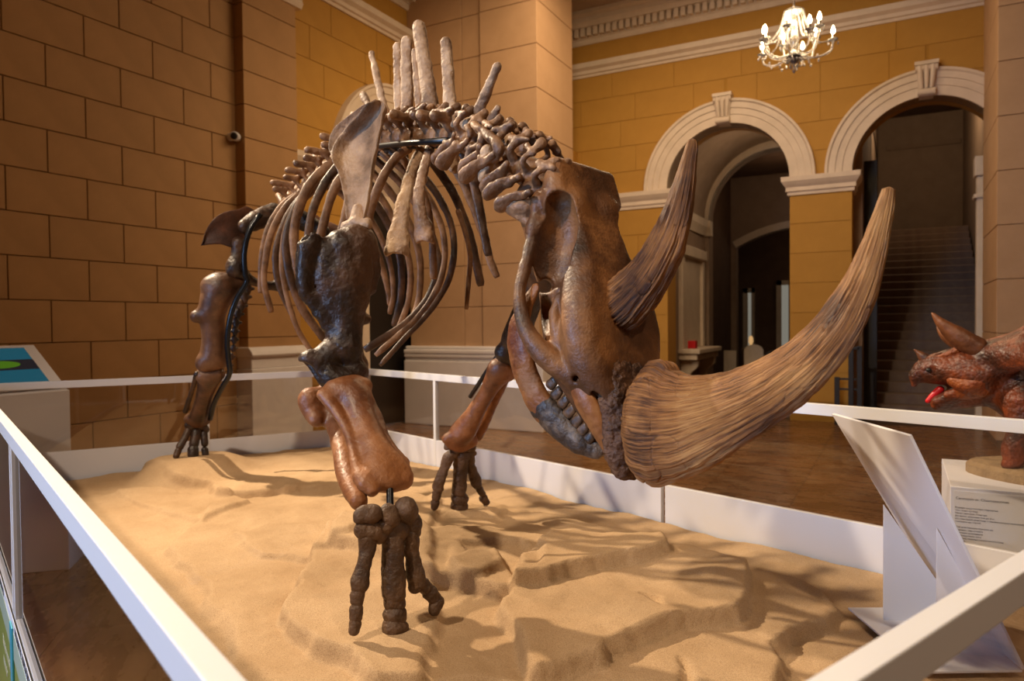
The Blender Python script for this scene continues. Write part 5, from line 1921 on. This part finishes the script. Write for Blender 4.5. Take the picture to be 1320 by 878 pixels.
MB().lathe([(.02, 4.94), (.10, 4.965), (.11, 4.98), (.07, 5.0), (.02, 5.03)], CH, 20).build('top_bowl', M['crystal'], ch, smooth=True)
MB().lathe([(.015, 4.42), (.07, 4.455), (.085, 4.48), (.03, 4.47)], CH, 16).build('dark_cup', M['bone_black'], ch, smooth=True)
me_drop = MB().lathe([(.001, -.026), (.010, -.012), (.012, -.004), (.007, .008), (.001, .016)], (0, 0, 0), 6)
drop = me_pydata('crystal_drop', me_drop.v, me_drop.f)
drop.materials.append(M['crystal'])


def put_drop(p, s=1.0):
    o = bpy.data.objects.new('crystal_drop', drop)
    col.objects.link(o)
    o.location = p
    o.scale = (s, s, s)
    adopt(o, ch)


NA = 10
for k in range(NA):
    a = 2 * math.pi * k / NA + .2
    up = .10 if k % 2 else 0.0
    R1 = .40 if k % 2 == 0 else .30
    arm = spline([at_(.03, a, 4.52), at_(.12, a, 4.47), at_(.24, a, 4.45 + up * .5), at_(R1 - .03, a, 4.50 + up), at_(R1, a, 4.60 + up)], 14)
    MB().tube(arm, .012, 8).build('arm', M['crystal'], ch, smooth=True)
    MB().lathe([(.012, 4.595 + up), (.05, 4.615 + up), (.055, 4.625 + up), (.02, 4.618 + up)], at_(R1, a, 0), 14).build('drip_pan', M['crystal'], ch, smooth=True)
    MB().lathe([(.014, 4.615 + up), (.014, 4.68 + up)], at_(R1, a, 0), 10).build('candle_sleeve', M['chrome'], ch)
    MB().lathe([(.010, 4.68 + up), (.021, 4.70 + up), (.022, 4.72 + up), (.012, 4.755 + up), (.002, 4.775 + up)], at_(R1, a, 0), 10).build('candle_bulb', M['bulb'], ch, smooth=True)
    sw = spline([at_(.10, a, 4.97), at_(.15, a, 4.80), at_(.24, a, 4.62 + up * .6), at_(R1 - .02, a, 4.61 + up)], 9)
    MB().tube(sw, .008, 6).build('bead_chain', M['crystal'], ch, smooth=True)
    for j in range(4):
        put_drop(at_(R1 + .05 * math.cos(j * 1.57), a + .12 * math.sin(j * 1.57), 4.585 + up))
    for j in range(2):
        put_drop(at_(.16 + .1 * j, a + .12, 4.42 + .01 * j), 1.1)
for k in range(12):
    a = 2 * math.pi * k / 12
    put_drop(at_(.075, a, 4.44), 1.1)
    if k % 2:
        put_drop(at_(.04, a, 4.38), 1.2)
put_drop(at_(0, 0, 4.34), 1.8)
light('chandelier_glow', 'POINT', at_(0, 0, 4.85), (0, 0, 0), 75, (1.0, .72, .40), .25)

# ---------------------------------------------------------------- things in the passage and by the stairs
NX = np.array([1., 0, 0])
vx = -3.75
wp = lambda x, y: on_plane(x, y, (vx, 0, 0), NX)
a, b, c = wp(874, 318), wp(903, 318), wp(903, 446)
z0, z1, y0, y1 = c[2], a[2], a[1], b[1]
mir_ = empty('wall_niche', (vx, (y0 + y1) / 2, z0), 'tall white framed panel above the bracket shelf in the passage', 'panel')
MB().box(vx, vx + .03, y0 + .1, y1 - .1, z0, z1 - .1).build('panel', M['white_trim'], mir_)
for q in ((y0, y0 + .16), (y1 - .16, y1)):
    MB().box(vx, vx + .09, q[0], q[1], z0, z1).build('frame_post', M['white_trim'], mir_, bevel=.01)
MB().box(vx, vx + .13, y0 - .06, y1 + .06, z1 - .16, z1 + .05).build('frame_head', M['white_trim'], mir_, bevel=.02)
shf = empty('bracket_shelf', (vx, (y0 + y1) / 2, z0 - .5), 'white shelf on scroll brackets below the framed panel', 'shelf')
MB().box(vx, vx + .42, y0 - .05, y1 + .1, z0 - .10, z0 - .003).build('shelf_board', M['white_trim'], shf, bevel=.02)
MB().box(vx, vx + .36, y0, y1 + .05, z0 - .22, z0 - .10).build('shelf_apron', M['white_trim'], shf, bevel=.02)
for yb in (y0 + .15, y1 - .2):
    MB().prism([(vx, yb, z0 - .22), (vx + .34, yb, z0 - .22), (vx + .33, yb, z0 - .36), (vx + .2, yb, z0 - .48), (vx + .16, yb, z0 - .62), (vx + .05, yb, z0 - .74), (vx, yb, z0 - .76)], (0, .14, 0)).build('bracket', M['white_trim'], shf, bevel=.02)
rb = MB().box(vx + .12, vx + .27, y0 + .22, y0 + .40, z0, z0 + .15).build('red_box', plain('red_paint', (.55, .01, .015), .4), None, bevel=.01)
tag(rb, 'small red box standing on the bracket shelf in the passage', 'box')

fy = 18.8
fp = lambda x, y, Y=fy: on_plane(x, y, (0, Y, 0), NY)
a, b = fp(933, 452), fp(949, 452)
rad_ = empty('radiator', ((a[0] + b[0]) / 2, fy, 0), 'pale panel radiator standing in the dim passage', 'radiator')
nfin = 7
for k in range(nfin):
    x = a[0] + (b[0] - a[0]) * k / nfin
    MB().box(x, x + (b[0] - a[0]) / nfin - .008, fy, fy + .12, .08, a[2]).build('fin', M['white_trim'], rad_, bevel=.006)
MB().box(a[0], b[0], fy + .04, fy + .08, 0, .14).build('foot', M['white_trim'], rad_)
a, b = fp(959, 444, 18.0), fp(984, 444, 18.0)
chr_ = empty('white_chair', ((a[0] + b[0]) / 2, 18.0, 0), 'pale chair with rounded back in the dim passage', 'chair')
w = b[0] - a[0]
bk = [(a[0] + w * .5 - w * .5 * math.cos(t), 18.0, a[2] - .16 + .16 * math.sin(t)) for t in np.linspace(0, math.pi, 15)]
MB().prism([(a[0], 18.0, .45)] + bk + [(b[0], 18.0, .45)], (0, .04, 0)).build('backrest', M['white_trim'], chr_, bevel=.01)
MB().box(a[0], b[0], 17.55, 18.04, .42, .47).build('seat', M['white_trim'], chr_, bevel=.01)
for x in (a[0] + .01, b[0] - .05):
    for y in (17.57, 17.98):
        MB().box(x, x + .04, y, y + .04, 0, .42).build('leg', M['white_trim'], chr_)
lp = fp(968, 452, 18.3)
tag(MB().lathe([(.05, 0), (.05, .06), (.03, .09), (.055, .15), (.05, .26), (.02, .30)], (lp[0], 18.3, .9), 12).build('small_lamp', plain('amber_lamp', (.8, .5, .2), .4, emit=(1, .6, .25), strength=.5), None, smooth=True), 'small amber lamp on the side table behind the pale chair', 'lamp')
sdt = empty('side_table', (lp[0], 18.3, 0), 'small dark side table carrying the amber lamp', 'table')
MB().box(lp[0] - .2, lp[0] + .2, 18.15, 18.45, .86, .9).build('table_top', M['dark_brown'], sdt)
for dx in (-.17, .14):
    for dy in (-.12, .1):
        MB().box(lp[0] + dx, lp[0] + dx + .03, 18.3 + dy, 18.33 + dy, 0, .86).build('leg', M['dark_brown'], sdt)


def black_chair(px, Y, label):
    c = fp(px, 470, Y)
    t = empty('black_chair', (c[0], Y, 0), label, 'chair', 'black chairs in the passage')
    for s in (-1, 1):
        MB().tube(spline([(c[0] + s * .25, Y - .25, 0), (c[0] + s * .25, Y - .25, .62), (c[0] + s * .25, Y - .1, .68), (c[0] + s * .25, Y + .2, .66)], 14), .018, 8).build('arm', M['black'], t, smooth=True)
        MB().tube([(c[0] + s * .24, Y + .24, 0), (c[0] + s * .24, Y + .24, .9)], .018, 8).build('leg', M['black'], t)
    MB().tube(spline([(c[0] - .24, Y + .24, .74), (c[0] - .2, Y + .24, .92), (c[0], Y + .25, .97), (c[0] + .2, Y + .24, .92), (c[0] + .24, Y + .24, .74)], 20), .022, 8).build('backrest', M['black'], t, smooth=True)
    MB().box(c[0] - .25, c[0] + .25, Y - .25, Y + .26, .42, .47).build('seat', M['black'], t, bevel=.015)
    return t


black_chair(1000, 14.6, 'black armchair at the left, just right of the pale rounded chair')
black_chair(1030, 13.6, 'black armchair nearest the pier between the arches')

ra = lambda x, y: on_plane(x, y, (0, 11.75, 0), NY)
rl = empty('stair_railing', (ra(1092, 500)[0], 11.75, 0), 'black metal railing standing at the foot of the staircase pier', 'railing')
for x in (1079, 1097, 1108):
    p = ra(x, 446 if x != 1079 else 486)
    MB().box(p[0] - .035, p[0] + .035, 11.72, 11.78, 0, p[2]).build('post', M['black'], rl, bevel=.005)
for yy in (487, 500):
    p, q = ra(1077, yy), ra(1110, yy)
    MB().box(p[0], q[0], 11.735, 11.765, p[2] - .03, p[2]).build('bar', M['black'], rl, bevel=.004)
p, q = ra(1094, 447), ra(1110, 445)
MB().box(p[0], q[0], 11.72, 11.78, p[2] - .05, p[2]).build('handrail', M['black'], rl, bevel=.01)
bx = on_plane(1112, 208, (0, 13.0, 0), NY)
bx2 = on_plane(1131, 208, (0, 13.0, 0), NY)
bz = on_plane(1112, 440, (0, 13.0, 0), NY)
o = MB().box(bx[0], bx2[0], 13.0, 13.05, 0.0, bx[2]).build('black_banner', M['black'], None, bevel=.004)
tag(o, 'narrow black hanging panel by the left jamb of the staircase arch', 'panel')
